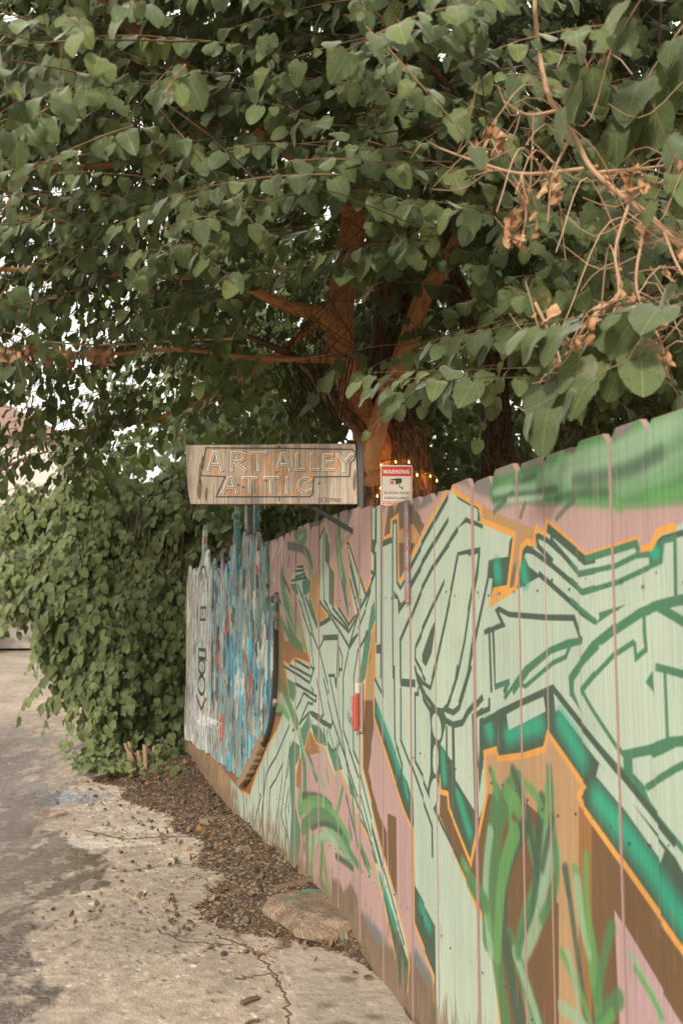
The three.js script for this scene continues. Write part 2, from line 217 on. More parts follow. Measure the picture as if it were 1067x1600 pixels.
  F('pink',[2182,1498,2114,1437,2019,1247,1969,1001,1967,846,2292,524,2471,375,2585,271,2612,200,2589,87,2578,-31,2881,48,2884,154,2887,245,2657,362,2652,707,2646,713,2554,765,2372,916,2164,1088,2166,1259,2193,1265,2190,1312,2193,1495])
  F('tan',[2182,1495,2196,1257,2166,1253,2152,1158,1989,1146,2019,1248])
  F('brown3',[1970,1146,2147,1159,2158,1041,2052,842,2326,608,2320,530,2292,524,1967,846])
  F('brown3',[2024,824,2096,753,2335,636,2342,484,2477,376,2410,424])
  F('brown3',[2345,714,2463,718,2470,563,2471,393,2355,487,2345,638])
  F('pink',[650,52,706,329,579,426,574,616,655,723,819,796,934,914,1101,855,1259,855,1469,745,1571,779,1766,688,1926,598,2094,548,2406,218,2471,110,2467,-72,1503,-317,590,-109])
  F('brown',[934,914,1128,856,1166,813,878,764,807,788])
  F('brown2',[655,723,729,719,702,554,589,550,574,616])
  F('bare',[1911,206,2072,189,2195,199,2311,180,2405,181,2450,103,2582,110,2618,219,2682,256,2774,234,2849,233,2884,163,2903,8,1842,-96],10)
  F('bare',[1433,227,1548,243,1636,209,1764,285,1884,251,1890,34,1410,48],8)
  L('haze',60,[2035,199,2177,179,2278,190],14,0.6)
  L('haze',60,[2668,243,2748,225,2824,225],14,0.6)
  L('haze',30,[1885,335,1892,253],10,0.5)
  F('tan2',[2958,959,2968,901,3038,904,3048,857,3247,716,3374,959,3360,1084,3454,1106,3480,1081,3667,1115,3790,1147,3814,1192,4015,1080,3982,1051,4012,1025,4404,815,4550,742,4541,600,3449,152,3446,289,3419,490,3214,647,2953,807])
  F('brown3',[2968,893,3038,896,3048,857,3247,716,3374,959,3493,971,3676,980,3795,949,3849,902,3818,303,3449,152,3446,289,3419,490,3214,647,2953,807])
  F('brown',[3981,1026,4060,1010,4031,391,3944,356])
  F('brown3',[4054,1009,4404,815,4550,742,4541,600,4019,386])
  F('brown3',[3742,782,3854,746,3832,309,3702,256])
  F('pinkb',[4149,812,4401,656,4541,600,4162,445])
  F('dark',[3334,1176,3849,1319,3861,1255,3878,1264,4031,1186,4192,1099,4345,1025,4415,991,4558,861,4550,742,4404,815,4012,1025,3982,1051,4015,1080,3814,1192,3790,1147,3667,1115,3480,1081,3454,1106,3360,1084,3310,948,3305,1031])
  L('teal',52.5,[3392,1170,3406,1153],28.6,0.95)
  L('teal',45.0,[3553,1158,3654,1189,3764,1214],28.6,0.95)
  L('teal',52.5,[3893,1232,4007,1152],28.6,0.95)
  L('teal',56.25,[4086,1062,4206,1004,4408,882,4516,815],28.6,0.95)
  L('mint',48,[3552,1198,3796,1275])
  L('mint',36,[4089,1132,4178,1090,4365,983])
  F('dark',[2957,1072,3032,1043,3099,1011,3119,949,3307,871,3334,907,3247,727,3048,857,3038,904,2968,901,2948,957])
  L('teal',33.75,[2996,1031,3010,949],20.8,0.9)
  L('teal',37.5,[3139,921,3241,814],20.8,0.9)
  F('dark',[2165,1186,2200,1158,2542,906,2564,891,2600,883,2658,824,2663,721,2646,713,2554,765,2372,916,2164,1088])
  L('teal',37.5,[2217,1123,2505,911],20.8,0.8)
  L('teal',30.0,[2568,878,2606,824],15.600000000000001,0.9)
  F('dark',[2658,708,2669,506,2904,423,2913,76,2873,45,2887,245,2657,362])
  L('teal',45.0,[2740,446,2842,406],20.8,0.9)
  F('green5',[2177,1591,2188,1513,2112,1449,2120,1365,2016,1254,1888,1187,1939,1283,2055,1390,2066,1491,2104,1555])
  F('green5',[2021,1462,2106,1474,2067,1356,1892,1218,1972,1353])
  F('dark',[3437,1698,3577,1699,3592,1749,3627,1761,3573,1603,3456,1598,3422,1555,3448,1636,3420,1641])
  L('teal',56.25,[3491,1670,3498,1647],20.8)
  F('dark',[3670,1711,3703,1733,3754,1721,3765,1715,3694,1705,3687,1692,3716,1662,3791,1630,3431,1555,3628,1600])
  L('teal',45.0,[3680,1660,3690,1624],18.2)
  L('mint',24,[3430,1635,3406,1563,3380,1475])
  F('dark',[4298,1666,4362,1672,4404,1693,4492,1701,4491,1686,4414,1682,4406,1641,4347,1628,4346,1654])
  L('teal',41.25,[4370,1664,4378,1655],15.600000000000001)
  F('olive2',[1260,1992,1388,1886,1376,1800,1474,1745,1462,1572,1401,1588,1359,1608,1358,1788,1261,1838])
  L('green5',50,[1307,1930,1318,1873],12)
  F('green5',[409,1736,561,1727,602,1665,530,1660,427,1699])
  F('green5',[722,1732,844,1761,947,1723,933,1677,845,1652,754,1661])
  F('green5',[919,1643,1132,1493,1110,1469,978,1529,905,1597])
  F('green5',[284,1157,541,1142,575,1081,375,1068])
  F('green5',[344,1143,531,1125,565,1071,500,1025,363,1057])
  F('green5',[696,883,933,999,968,930,834,805,697,795])
  F('green5',[372,729,505,801,666,792,668,724,557,662,562,437,706,342,649,78,391,18,465,392])
  F('green5',[990,946,1154,949,1259,910,1309,867,1208,855,1102,855,1019,891])
  F('green5',[1309,879,1502,854,1571,817,1616,794,1502,749,1384,828])
  F('green5',[1703,778,1787,746,1828,687,1756,697])
  F('green5',[1897,635,2053,585,2053,554,1897,603])
  F('dark',[2181,476,2330,385,2556,235,2606,198,2581,88,2464,71,2406,218,2215,454])
  L('teal',30.0,[2249,433,2438,283],15.600000000000001,0.8)
  L('orange',20,[2295,2033,2306,1855,2406,1862,2412,1922,2511,1935,2511,1700,2525,1658,2612,1710,2650,1751,3085,1979,3362,1872,3365,1830,3614,1767,3627,1761,3573,1603,3456,1598,3431,1559,3624,1600,3671,1721,3704,1735,3754,1724,3768,1770,3827,1741,3836,1781,4060,1668,4107,1671,4060,1667,4290,1694,4301,1666,4362,1673,4393,1704,4461,1709])
  L('orange',15,[2116,2027,2118,1719,2032,1633,1855,1777])
  L('orange',14,[2123,2050,2124,1726,2039,1629,1903,1742,1811,1850,1736,1893,1659,1885,1757,1787,1735,1771,1750,1715,1735,1704,1782,1659,1767,1648,1850,1533,1734,1494,1533,1583,1481,1572,1474,1752,1376,1800,1388,1930,1260,2037,1141,1950,1131,1606,1314,1527,1132,1493,934,1650,956,1723,858,1784,766,1831,526,1837,527,1804,409,1766,410,1703,546,1660,953,1271,538,1286,370,1241,209,1253,357,1081,363,1057,189,927,-165,707,-395,526,-608,307,-841,304])
  L('orange',16,[2182,1498,2114,1437,2019,1247,1969,1001,1967,846,2292,524,2471,375,2585,271,2612,200,2589,87])
  L('orange',18,[2884,154,2887,245,2657,362,2652,707,2646,713,2554,765,2372,916,2164,1088,2166,1259,2193,1265,2190,1312,2193,1495])
  L('orange',13,[650,52,706,329,579,426,574,616,655,723,819,796,934,914,1101,855,1259,855,1469,745,1571,779,1766,688,1926,598,2094,548,2406,218,2471,110])
  L('orange',19,[2958,959,2968,901,3038,904,3048,857,3247,716,3374,959,3360,1084,3454,1106,3480,1081,3667,1115,3790,1147,3814,1192,4015,1080,3982,1051,4012,1025,4404,815,4550,742])
  L('orange',19,[2953,807,3214,647,3419,490,3446,289,3449,152])
  L('dark',17,[2131,2017,2138,1857,2205,1852,2207,2011])
  L('dark',17,[2147,1811,2186,1800,2182,1711,2089,1645,1853,1517])
  L('dark',17,[2278,2001,2277,1670,2266,1260])
  L('dark',17,[2272,1315,2290,1195,2172,1256])
  F('dark',[2138,1855,2205,1842,2174,1807,2128,1812])
  L('dark',26,[2297,1835,2422,1843])
  L('dark',17,[2435,1844,2440,1914,2491,1914,2495,1662,2536,1636,2611,1679])
  L('dark',17,[2432,1844,2427,1441,2430,1269])
  L('dark',17,[2444,1322,2446,1032,2543,935,2539,906])
  F('dark',[2447,1629,2446,1597,2499,1593,2510,1532,2617,1581,2617,1600,2542,1574,2497,1610])
  L('dark',23,[3085,1964,3060,1937,2642,1713,2611,1679])
  F('dark',[3076,1874,3075,1853,2644,1627,2640,1656,2972,1823])
  L('dark',21,[3171,1821,3096,1787,2906,1695,2758,1603,2614,1491,2531,1428,2532,1275])
  F('dark',[3090,1775,3078,1763,2994,1730,2988,1739])
  F('dark',[3157,1820,3248,1854,3376,1816,3376,1802,3247,1836,3182,1825])
  F('dark',[3164,1937,3342,1875,3355,1830,3330,1832,3332,1872,3175,1925])
  F('dark',[3034,1658,3027,1633,2927,1557,2781,1446,2700,1392,2691,1408,2889,1553])
  L('dark',17,[2698,1399,2697,1357,2829,1282])
  L('dark',17,[2702,1305,2777,1277,2880,1259,2945,1343])
  F('dark',[2975,1535,2940,1509,2937,1478,2897,1386,2835,1334,2792,1351,2793,1378,2886,1469])
  L('dark',20,[3165,1729,3041,1513,2946,1362,2900,1290])
  F('dark',[3157,1740,3347,1745,3346,1728,3168,1728])
  L('dark',17,[3343,1728,3291,1603,3222,1440,3141,1303])
  L('dark',17,[3366,1566,3295,1449,3283,1394,3233,1308])
  F('dark',[2204,1401,2273,1408,2273,1366,2203,1366])
  L('dark',17,[2533,1326,2532,1264])
  L('dark',31,[2527,1259,2694,1264])
  L('dark',17,[2532,1240,2530,1031,2658,937,2841,798,2884,763,2885,654])
  L('dark',17,[2689,1220,2687,968,2767,930,2929,818,2964,795,3328,603])
  L('dark',17,[2729,1254,2728,1227,2682,1222])
  L('dark',21,[2689,1332,2722,1279,2814,1209,2878,1179,2891,1123,2881,950,2846,876])
  L('dark',20,[2696,1310,2828,1227,2940,1184,3000,1185,3048,1209,3130,1297,3154,1352])
  F('dark',[2878,1196,3000,1180,3028,1145,2991,1083,2967,1063,2960,970,2959,936,2929,820,2844,876,2886,951,2893,1063,2882,1123])
  F('mint',[2982,1130,2984,1112,2979,1096,2969,1084,2953,1078,2935,1079,2918,1087,2903,1100,2894,1118,2891,1136,2896,1152,2907,1164,2923,1170,2941,1169,2959,1160,2973,1147])
  F('mint',[2952,1011,2949,990,2943,972,2934,960,2923,954,2913,957,2904,967,2899,984,2898,1004,2900,1025,2907,1043,2916,1055,2927,1061,2937,1058,2945,1047,2950,1031])
  F('mint',[2945,891,2937,870,2924,851,2907,837,2890,830,2875,832,2864,842,2859,859,2862,880,2870,902,2884,921,2901,934,2918,940,2933,938,2943,928,2948,911])
  L('dark',23,[3000,1176,3029,1154,3103,1147,3190,1163,3239,1201,3354,1260])
  L('dark',21,[3024,1193,3104,1189,3160,1210,3227,1295,3276,1357])
  L('dark',17,[3034,1137,3032,1017,3096,1017,3091,1143])
  L('dark',17,[3105,1144,3109,959,3298,877])
  L('dark',17,[3352,1220,3285,1193,3295,876])
  F('dark',[3320,1185,3351,1199,3345,1032,3313,1031])
  L('dark',17,[3264,1728,3341,1735,3323,1659,3257,1538])
  L('dark',17,[3427,1697,3411,1640,3284,1422,3249,1330,3160,1225])
  L('dark',17,[3373,1466,3413,1476,3424,1279])
  L('dark',17,[3444,1481,3457,1298,3569,1321,3528,1286])
  L('dark',17,[3375,1467,3533,1492,3486,1535,3504,1540,3578,1523,3815,1513,3981,1511,4017,1455,4029,1452])
  L('green6',20,[4020,1451,3944,1444,3840,1422,3702,1363,3593,1290])
  L('green6',14,[3957,1439,3929,1407,3852,1388,3676,1313,3631,1321])
  L('dark',17,[3682,1703,3702,1710,3749,1702,3866,1654,4036,1577,4102,1585])
  L('dark',17,[3777,1638,4033,1523,4097,1501])
  L('dark',17,[3771,1752,3777,1717,3866,1667])
  L('dark',17,[3863,1744,3862,1724,4019,1625,4104,1630])
  L('dark',26,[3835,1765,4053,1659,4106,1662])
  L('dark',16,[3774,1748,3841,1726,3910,1691])
  L('green6',23,[4108,1444,4026,1399,3961,1352,3959,1311])
  L('green6',17,[4090,1371,4009,1318])
  L('green6',14,[3971,1657,4024,1626,4190,1636,4288,1656,4346,1656])
  L('green6',14,[3969,1613,4040,1576,4194,1595,4400,1637,4409,1683])
  L('green6',14,[3966,1559,4106,1498])
  L('green6',24,[4121,1453,4194,1484,4299,1521,4377,1537,4451,1546,4533,1553])
  L('green6',14,[4314,1520,4314,1455])
  L('green6',23,[4382,1534,4448,1511,4529,1480])
  L('green6',19,[4056,1662,4290,1685,4301,1664])
  L('green6',14,[4408,1681,4456,1685,4451,1546])
  F('green6',[4114,1523,4240,1543,4105,1496,4119,1513])
  L('green6',23,[4195,1488,4082,1440,3954,1352,3957,1304])
  L('green6',14,[4270,1454,4191,1425,4016,1326,4066,1283,4207,1182])
  L('green6',14,[4270,1454,4274,1415,4318,1437,4312,1488])
  L('green6',23,[4203,1182,4322,1210,4409,1237,4519,1254])
  L('green6',18,[4363,1399,4441,1391,4528,1381])
  L('green6',12,[4399,1393,4401,1238])
  L('green6',14,[3880,1297,4033,1222,4201,1144,4418,1029,4548,954])
  L('green6',17,[4299,1121,4427,1182,4567,1239])
  F('green6',[3954,1338,4009,1267,3955,1303])
  F('green6',[4351,1397,4311,1362,4354,1334])
  F('green6',[4204,1184,4245,1184,4246,1147,4299,1122,4291,1094,4256,1106,4204,1143])
  F('green6',[4322,1200,4380,1223,4431,1238,4430,1228,4379,1207,4333,1192])
  L('green6',17,[4292,1108,4314,1080,4418,1028,4548,963])
  L('dark',21,[3344,1177,3486,1220,3849,1319,4417,1020])
  L('dark',17,[3285,1191,3306,1200,3404,1227,3405,1261])
  L('dark',17,[3285,1191,3299,1030])
  L('dark',17,[3334,1172,3339,1036])
  L('green6',14,[3532,1267,3561,1319,3453,1294])
  L('green6',14,[3532,1267,3678,1364,3818,1417,4023,1451])
  L('dark',17,[1141,1950,1208,1984,1260,2005])
  L('dark',17,[1234,1981,1222,1834,1237,1616,1414,1539,1734,1451,1860,1513,1901,1547])
  L('dark',17,[1261,1838,1358,1788])
  L('dark',17,[1144,1609,1401,1524])
  L('dark',17,[1145,1490,1401,1521])
  L('dark',17,[1426,1576,1734,1465])
  L('dark',17,[1533,1574,1734,1485,1850,1530])
  L('dark',17,[1414,1521,1745,1376,1900,1447])
  L('dark',17,[1692,1882,1736,1882,2020,1627,2039,1621])
  L('dark',17,[1703,1870,1941,1585,1901,1547])
  L('dark',17,[1757,1776,1931,1566])
  L('dark',17,[1757,1709,1911,1535])
  L('dark',17,[1882,1749,2020,1622])
  L('dark',17,[2115,1726,2170,1713,2019,1567])
  L('dark',17,[2180,1840,2173,1713,1921,1552,1734,1376,1624,1234,1624,1153])
  L('dark',17,[1900,1469,2019,1556])
  L('dark',17,[2056,1454,1900,1369,1828,1244,1833,1167])
  L('dark',17,[965,1450,1133,1355,1366,1135])
  L('dark',17,[1133,1355,1238,1414,1533,1425,1556,1230])
  L('dark',17,[951,1410,1024,1254,983,1200])
  L('dark',17,[628,1629,951,1423,979,1450])
  L('dark',17,[723,1662,994,1450])
  L('dark',17,[815,1646,1105,1467])
  L('dark',17,[1353,1226,1474,1232,1510,1180,1533,1395])
  L('dark',17,[1556,1378,1613,1326,1602,1268,1544,1265])
  L('dark',17,[426,1750,829,1755,798,1777,527,1768])
  L('dark',17,[527,1804,767,1799])
  L('dark',17,[576,1827,751,1821,783,1785])
  L('dark',17,[594,1722,723,1634])
  L('dark',17,[210,1227,940,1165,1024,1241,953,1258])
  L('dark',17,[370,1241,968,1200,1052,1256])
  L('dark',17,[522,1275,939,1244])
  L('dark',17,[541,1135,1026,1112])
  L('dark',17,[969,1147,1026,1125])
  L('dark',29,[1212,1417,1533,1425])
  L('dark',26,[1145,1486,1401,1521])
  F('dark',[1755,1411,1900,1452,1745,1376])
  F('dark',[2126,1849,2186,1839,2171,1803,2125,1812])
  F('dark',[2201,1401,2287,1403,2287,1367,2200,1364])
  L('dark',17,[2198,1807,2201,1409])
  L('dark',17,[2289,1999,2284,1203])
  L('dark',17,[2137,2010,2135,1849])
  L('dark',17,[2201,2009,2189,1839])
  L('dark',17,[547,1140,1099,1102,1086,1076,1031,1075])
  L('dark',17,[567,988,784,1100,1017,1077,1003,1053,903,1055,664,921])
  L('dark',17,[471,853,933,1005,1167,1000])
  L('dark',17,[1098,1198,1232,1018,1180,995])
  L('dark',17,[1382,1213,1571,990,1724,781,1927,640])
  L('dark',17,[1231,1205,1431,1012,1594,900,1888,703])
  L('dark',17,[1628,1226,1627,978,1908,792])
  L('dark',17,[1810,1125,1819,904,1928,848])
  L('dark',17,[976,970,991,933,1101,906,1101,956])
  L('dark',17,[961,1001,1233,969,1407,974,1443,1007])
  L('dark',17,[1233,950,1284,882])
  L('dark',17,[1309,952,1322,893,1432,855,1502,872,1560,908])
  L('dark',17,[1502,866,1571,817])
  L('dark',17,[402,889,-148,559,-214,504,-380,34])
  L('dark',17,[-144,422,198,628,182,538,-70,89,337,110])
  L('dark',17,[-131,424,-188,50])
  L('dark',17,[422,792,153,308,351,211])
  L('dark',17,[378,517,277,359,386,183])
  L('dark',17,[505,808,382,350])
  L('dark',17,[-362,358,-333,347,-553,24])
  L('dark',17,[1502,1220,1502,1178,1478,1218])
  L('dark',17,[472,783,324,559])
  L('dark',17,[-256,545,-296,51])
  L('dark',17,[302,102,321,50])
  L('dark',31,[976,1002,1167,997])
  L('dark',26,[1167,981,1407,971])
  L('dark',29,[-70,81,337,106])
  L('dark',14,[1928,811,2148,599,2556,253])
  L('dark',14,[1927,725,2199,480])
  L('dark',14,[1926,661,2181,476])
  L('dark',14,[2095,629,2283,470])
  L('green1',75,[1533,2059,1533,1827,1647,1690],8,0.85)
  L('green4',28,[1509,2055,1556,1778,1625,1703],8,0.85)
  L('green2',30,[1758,2046,1625,1929,1533,1815],8,0.85)
  L('dark',15,[1801,2030,1670,1949],8,0.85)
  L('green1',32,[1625,1727,1713,1543],8,0.85)
  L('dark',15,[1602,1704,1691,1572],8,0.85)
  L('green4',38,[1387,2081,1388,2012],8,0.85)
  L('green1',75,[1126,2070,1234,2072],8,0.85)
  L('dark',38,[957,2053,1127,2043],8,0.85)
  L('green1',88,[521,2051,717,1977,810,1998],8,0.85)
  L('dark',50,[315,1972,780,1930,931,1852],8,0.85)
  L('green2',28,[780,1917,961,1810,990,1755],8,0.85)
  L('dark',20,[871,1903,989,1808],8,0.85)
  L('green4',18,[621,1992,748,2010],8,0.85)
  L('dark',18,[353,1902,319,1844],8,0.85)
  L('dark',25,[958,2026,1015,2061],8,0.85)
  L('green1',112,[137,1793,254,1592,502,1410],8,0.85)
  L('dark',28,[175,1783,393,1678],8,0.85)
  L('green2',32,[215,1698,599,1503,850,1341],8,0.85)
  L('green4',20,[181,1593,467,1460,820,1333],8,0.85)
  L('green1',50,[108,1518,401,1387,728,1351],8,0.85)
  L('dark',25,[-87,1676,105,1625],8,0.85)
  L('green4',28,[-90,1803,-36,1753],8,0.85)
  L('green4',16,[395,1620,727,1413],8,0.85)
  L('green1',38,[148,1442,118,1215,85,1063],8,0.85)
  L('white',16,[-205,2034,-146,1885],0,0.8)
  L('white',16,[-96,2026,-120,1915,-29,2005],0,0.8)
  L('white',16,[-16,2020,18,1939,130,2024,116,1886],0,0.8)
  L('white',16,[168,2013,208,1911,279,1982],0,0.8)
  L('white',16,[-173,1870,-176,1790],0,0.8)
  L('white',16,[39,1890,27,1673],0,0.8)
  L('white',16,[-90,1803,-63,1754],0,0.8)
  L('green4',60,[111,1032,435,949,665,846],8,0.85)
  L('green1',75,[146,1117,364,1014,601,908],8,0.85)
  L('green2',45,[-78,950,113,976,367,921],8,0.85)
  L('dark',27,[-25,908,152,931],8,0.85)
  L('green1',90,[696,849,820,717,822,586],8,0.85)
  L('green4',36,[633,897,820,757],8,0.85)
  L('green2',60,[702,568,642,450],8,0.85)
  L('dark',45,[764,524,1104,586,1409,577],8,0.85)
  L('green2',75,[674,429,995,543,1360,562,1723,477],8,0.85)
  L('green1',90,[767,347,1051,483,1409,512,1680,441],8,0.85)
  L('teal',45.0,[704,448,720,411],10.4,0.85)
  L('green3',60,[1159,368,1361,444,1548,447,1785,376],8,0.85)
  L('green4',45,[943,286,1159,392,1361,438,1526,397],8,0.85)
  L('green1',75,[884,402,888,147],8,0.85)
  L('green2',60,[1026,347,973,154],8,0.85)
  L('dark',27,[997,392,1261,485,1593,490],8,0.85)
  L('green1',54,[1211,342,1187,204],8,0.85)
  L('green4',30,[1233,858,1236,553],8,0.85)
  L('green3',21,[1525,915,1503,576],8,0.85)
  L('green2',18,[1359,957,1502,843],8,0.85)
  L('green1',30,[1616,698,1526,574],8,0.85)
  L('dark',21,[1681,674,1827,552],8,0.85)
  L('green1',24,[1808,739,1807,602,1886,484],8,0.85)
  L('dark',18,[1723,571,1786,501],8,0.85)
  L('green1',36,[1723,438,1925,397],8,0.85)
  L('green2',30,[1310,734,1360,693],8,0.85)
  L('dark',36,[907,774,1104,667],8,0.85)
  L('green3',21,[937,733,1260,654],8,0.85)
  L('green2',60,[1211,342,1362,105],8,0.85)
  L('green1',45,[1161,162,1503,85],8,0.85)
  L('dark',30,[1502,358,1805,370],8,0.85)
  L('green1',45,[1925,492,2074,422],8,0.85)
  L('dark',21,[1944,475,2001,435],8,0.85)
  L('green4',27,[2074,422,2145,388],8,0.85)
  L('green1',69,[3458,972,3356,763,3355,507],8,0.85)
  L('green1',90,[3614,1025,3492,949,3433,816,3404,557,3499,308],8,0.85)
  L('green2',60,[3546,986,3674,939,3715,841,3757,786],8,0.85)
  L('dark',60,[3657,909,3520,799,3476,577,3615,351],8,0.85)
  L('green2',66,[3591,883,3484,755,3437,495],8,0.85)
  L('green3',54,[3847,870,3726,745,3593,577,3678,374],8,0.85)
  L('green2',54,[3814,1042,3792,890,3711,741,3626,586],8,0.85)
  L('dark',33,[3583,1062,3675,967,3715,841,3742,782],8,0.85)
  L('dark',39,[3768,1009,3731,845,3709,708,3592,543],8,0.85)
  L('green4',51,[3808,925,3772,789,3737,670,3640,557],8,0.85)
  L('green1',33,[3816,1095,3824,961,3847,870,3843,787,3752,681],8,0.85)
  L('dark',21,[3405,1038,3458,972],8,0.85)
  L('green2',30,[3423,1025,3457,965],8,0.85)
  L('green4',45,[3397,845,3334,684,3382,479],8,0.85)
  L('green1',60,[3544,569,3651,462,3737,371],8,0.85)
  L('green4',39,[3575,538,3681,440,3736,364],8,0.85)
  L('dark',45,[3527,557,3553,395,3613,318],8,0.85)
  L('green2',36,[3174,707,3332,639,3385,551],8,0.85)
  L('green1',60,[3235,660,3350,614],8,0.85)
  L('green2',30,[3663,1032,3739,1018,3766,969],8,0.85)
  L('green2',24,[3561,961,3558,876],8,0.85)
  L('green1',45,[3662,696,3592,543],8,0.85)
  L('dark',27,[3824,967,3759,818],8,0.85)
  L('green2',36,[3953,857,3995,724,4058,571,4066,495],8,0.85)
  L('green4',36,[3964,835,3972,747,4017,672],8,0.85)
  L('dark',27,[3900,851,3943,680,4006,472],8,0.85)
  L('green2',33,[4018,907,4005,786,4043,709,4064,573],8,0.85)
  L('green1',33,[4138,770,4088,683,4058,571],8,0.85)
  L('green2',27,[3862,625,3962,567,4030,481],8,0.85)
  L('green4',39,[3854,482,3933,492,4006,472],8,0.85)
  L('green1',45,[4161,612,4092,560,4054,490],8,0.85)
  L('green2',30,[4126,561,4066,495],8,0.85)
  L('dark',15,[3887,848,3910,785],8,0.85)
  L('green4',24,[3902,637,3937,576,3969,458],8,0.85)
  L('green4',24,[4210,726,4278,684,4340,618],8,0.85)
  L('green2',15,[4229,699,4296,664,4332,631],8,0.85)
  if (k === 3) { // the mural goes on past the picture
    F('pink', [4750, 1790, 6600, 1500, 6600, 2300, 4750, 2300]); L('orange', 24, [4700, 1780, 5100, 1700, 5300, 1800, 5900, 1500, 6600, 1450]); F('green1', [4700, 1990, 5400, 1900, 6600, 1700, 6600, 2300, 4700, 2300], 10);
    for (let i = 0; i < 7; i++) L(['green2', 'green4', 'dark'][i % 3], 50, [4700, 1950 + i * 35, 5500, 1900 + i * 40, 6500, 1780 + i * 50], 12, 0.7);
    L('green6', 18, [4700, 1200, 5100, 900, 5500, 1250, 6100, 1000, 6500, 1200]); L('green6', 18, [4800, 700, 5300, 500, 5900, 800]); F('dark', [5000, -100, 5600, 400, 6600, 300, 6600, 150, 5700, 200, 5300, -100]); L('orange', 22, [5300, -100, 5700, 190, 6600, 140]);
  }
  // wear: grain streaks, chips, drips of dirt and bare wood along the foot
  const id = x.getImageData(0, 0, W, H), d = id.data, out = new Uint8Array(W * H * 4), st = new Float32Array(W);
  for (let i = 0; i < W; i++) st[i] = nt(i / 3, 0, 200 + k) * 0.5 + nt(i / 11, 0, 210 + k) * 0.5;
  for (let j = 0; j < H; j++) { const y = YB + TH - j / PPM;
    for (let i = 0; i < W; i++) {
      const o = (j * W + i) * 4, s = sa + i / PPM; let R = d[o], G = d[o + 1], B = d[o + 2];
      const grain = nt(s * 260, y * 7, 3), big = nt(s * 2.3, y * 2.3, 7) * 0.6 + nt(s * 9, y * 5, 8) * 0.4, f = hash(i, j, k);
      let m = 1 + (grain - 0.5) * 0.09 + (st[i] - 0.5) * 0.05 + (big - 0.5) * 0.1 + (f - 0.5) * 0.05; R *= m; G *= m; B *= m * (1 - (big - 0.5) * 0.03);
      const foot = y + (nt(s * 5, 1, 90) - 0.5) * 0.14 - (s < 0 ? -0.12 * s : s < 1.9 ? 0.06 : 0.0), dirt = nt(s * 30, y * 14, 33) * 0.55 + nt(s * 120, y * 20, 34) * 0.45;
      if (foot < 0.3) { const w = clamp((dirt - 0.08 - foot * 2.1) * 4) * 0.85; R = mix(R, 112 + grain * 30, w); G = mix(G, 92 + grain * 26, w); B = mix(B, 72 + grain * 22, w); }
      if (grain > 0.86 && nt(s * 40, y * 5, 61) > 0.66) { R = mix(R, 150, 0.55); G = mix(G, 126, 0.55); B = mix(B, 112, 0.55); }
      const smudge = nt(s * 6, y * 6, 71); if (smudge > 0.8) { const w = (smudge - 0.8) * 0.5 * f; R *= 1 - w; G *= 1 - w; B *= 1 - w; }
      out[((H - 1 - j) * W + i) * 4] = clamp(R, 0, 255); out[((H - 1 - j) * W + i) * 4 + 1] = clamp(G, 0, 255); out[((H - 1 - j) * W + i) * 4 + 2] = clamp(B, 0, 255); out[((H - 1 - j) * W + i) * 4 + 3] = 255;
    } }
  const map = tex(out, W, H, true, false);
  const bump = grainBump.clone(); bump.repeat.set((SP + 2 * MARG) / 0.3, TH / 1.2); bump.needsUpdate = true;
  return { sa, w: SP + 2 * MARG, mat: new THREE.MeshStandardMaterial({ map, bumpMap: bump, bumpScale: 0.0016, roughness: 0.72 }) };
}
const grainBump = tex(grid(512, 1024, (u, v) => (tnoise(u, v, 90, 5, 1) * 0.5 + tnoise(u, v, 200, 12, 2) * 0.3 + tnoise(u, v, 24, 3, 3) * 0.2) * 255), 512, 1024);
const grainMap = (d, l) => { const t = tex(grid(128, 256, (u, v) => { const f = clamp(tnoise(u, v, 40, 4, 1) * 0.6 + tnoise(u, v, 90, 14, 2) * 0.5 - 0.05); return d.map((q, i) => mix(q, l[i], f)); }), 128, 256, true); t.repeat.set(3, 1.5); return t; };
for (let k = 0; k < 4; k++) panels.push(paintPanel(k));
const edgeWood = std(rgb(0.27, 0.17, 0.145), 0.85), rawWood = std(rgb(0.3, 0.2, 0.13), 0.9);
const interp = (k, s) => { for (let i = 1; i < k.length; i++) if (s <= k[i][0]) return mix(k[i - 1][1], k[i][1], clamp((s - k[i - 1][0]) / (k[i][0] - k[i - 1][0]))); return k[k.length - 1][1]; };
const footAt = [[-2.8, 0.4], [-2.5, 0.34], [-1.9, 0.17], [-1.3, 0.09], [-0.8, 0.02], [-0.5, -0.02], [0.1, 0.01], [0.7, 0.08], [1.1, 0.12], [1.48, 0.09], [1.9, 0.08], [1.92, 0.03], [2.66, 0], [6.5, -0.03]];
const topAt = [[-2.8, 1.9], [-1.8, 1.9], [-0.6, 2.02], [0, 2.05], [1.2, 2.06], [1.9, 2.03], [2.3, 1.995], [3, 1.975], [6.5, 1.965]];
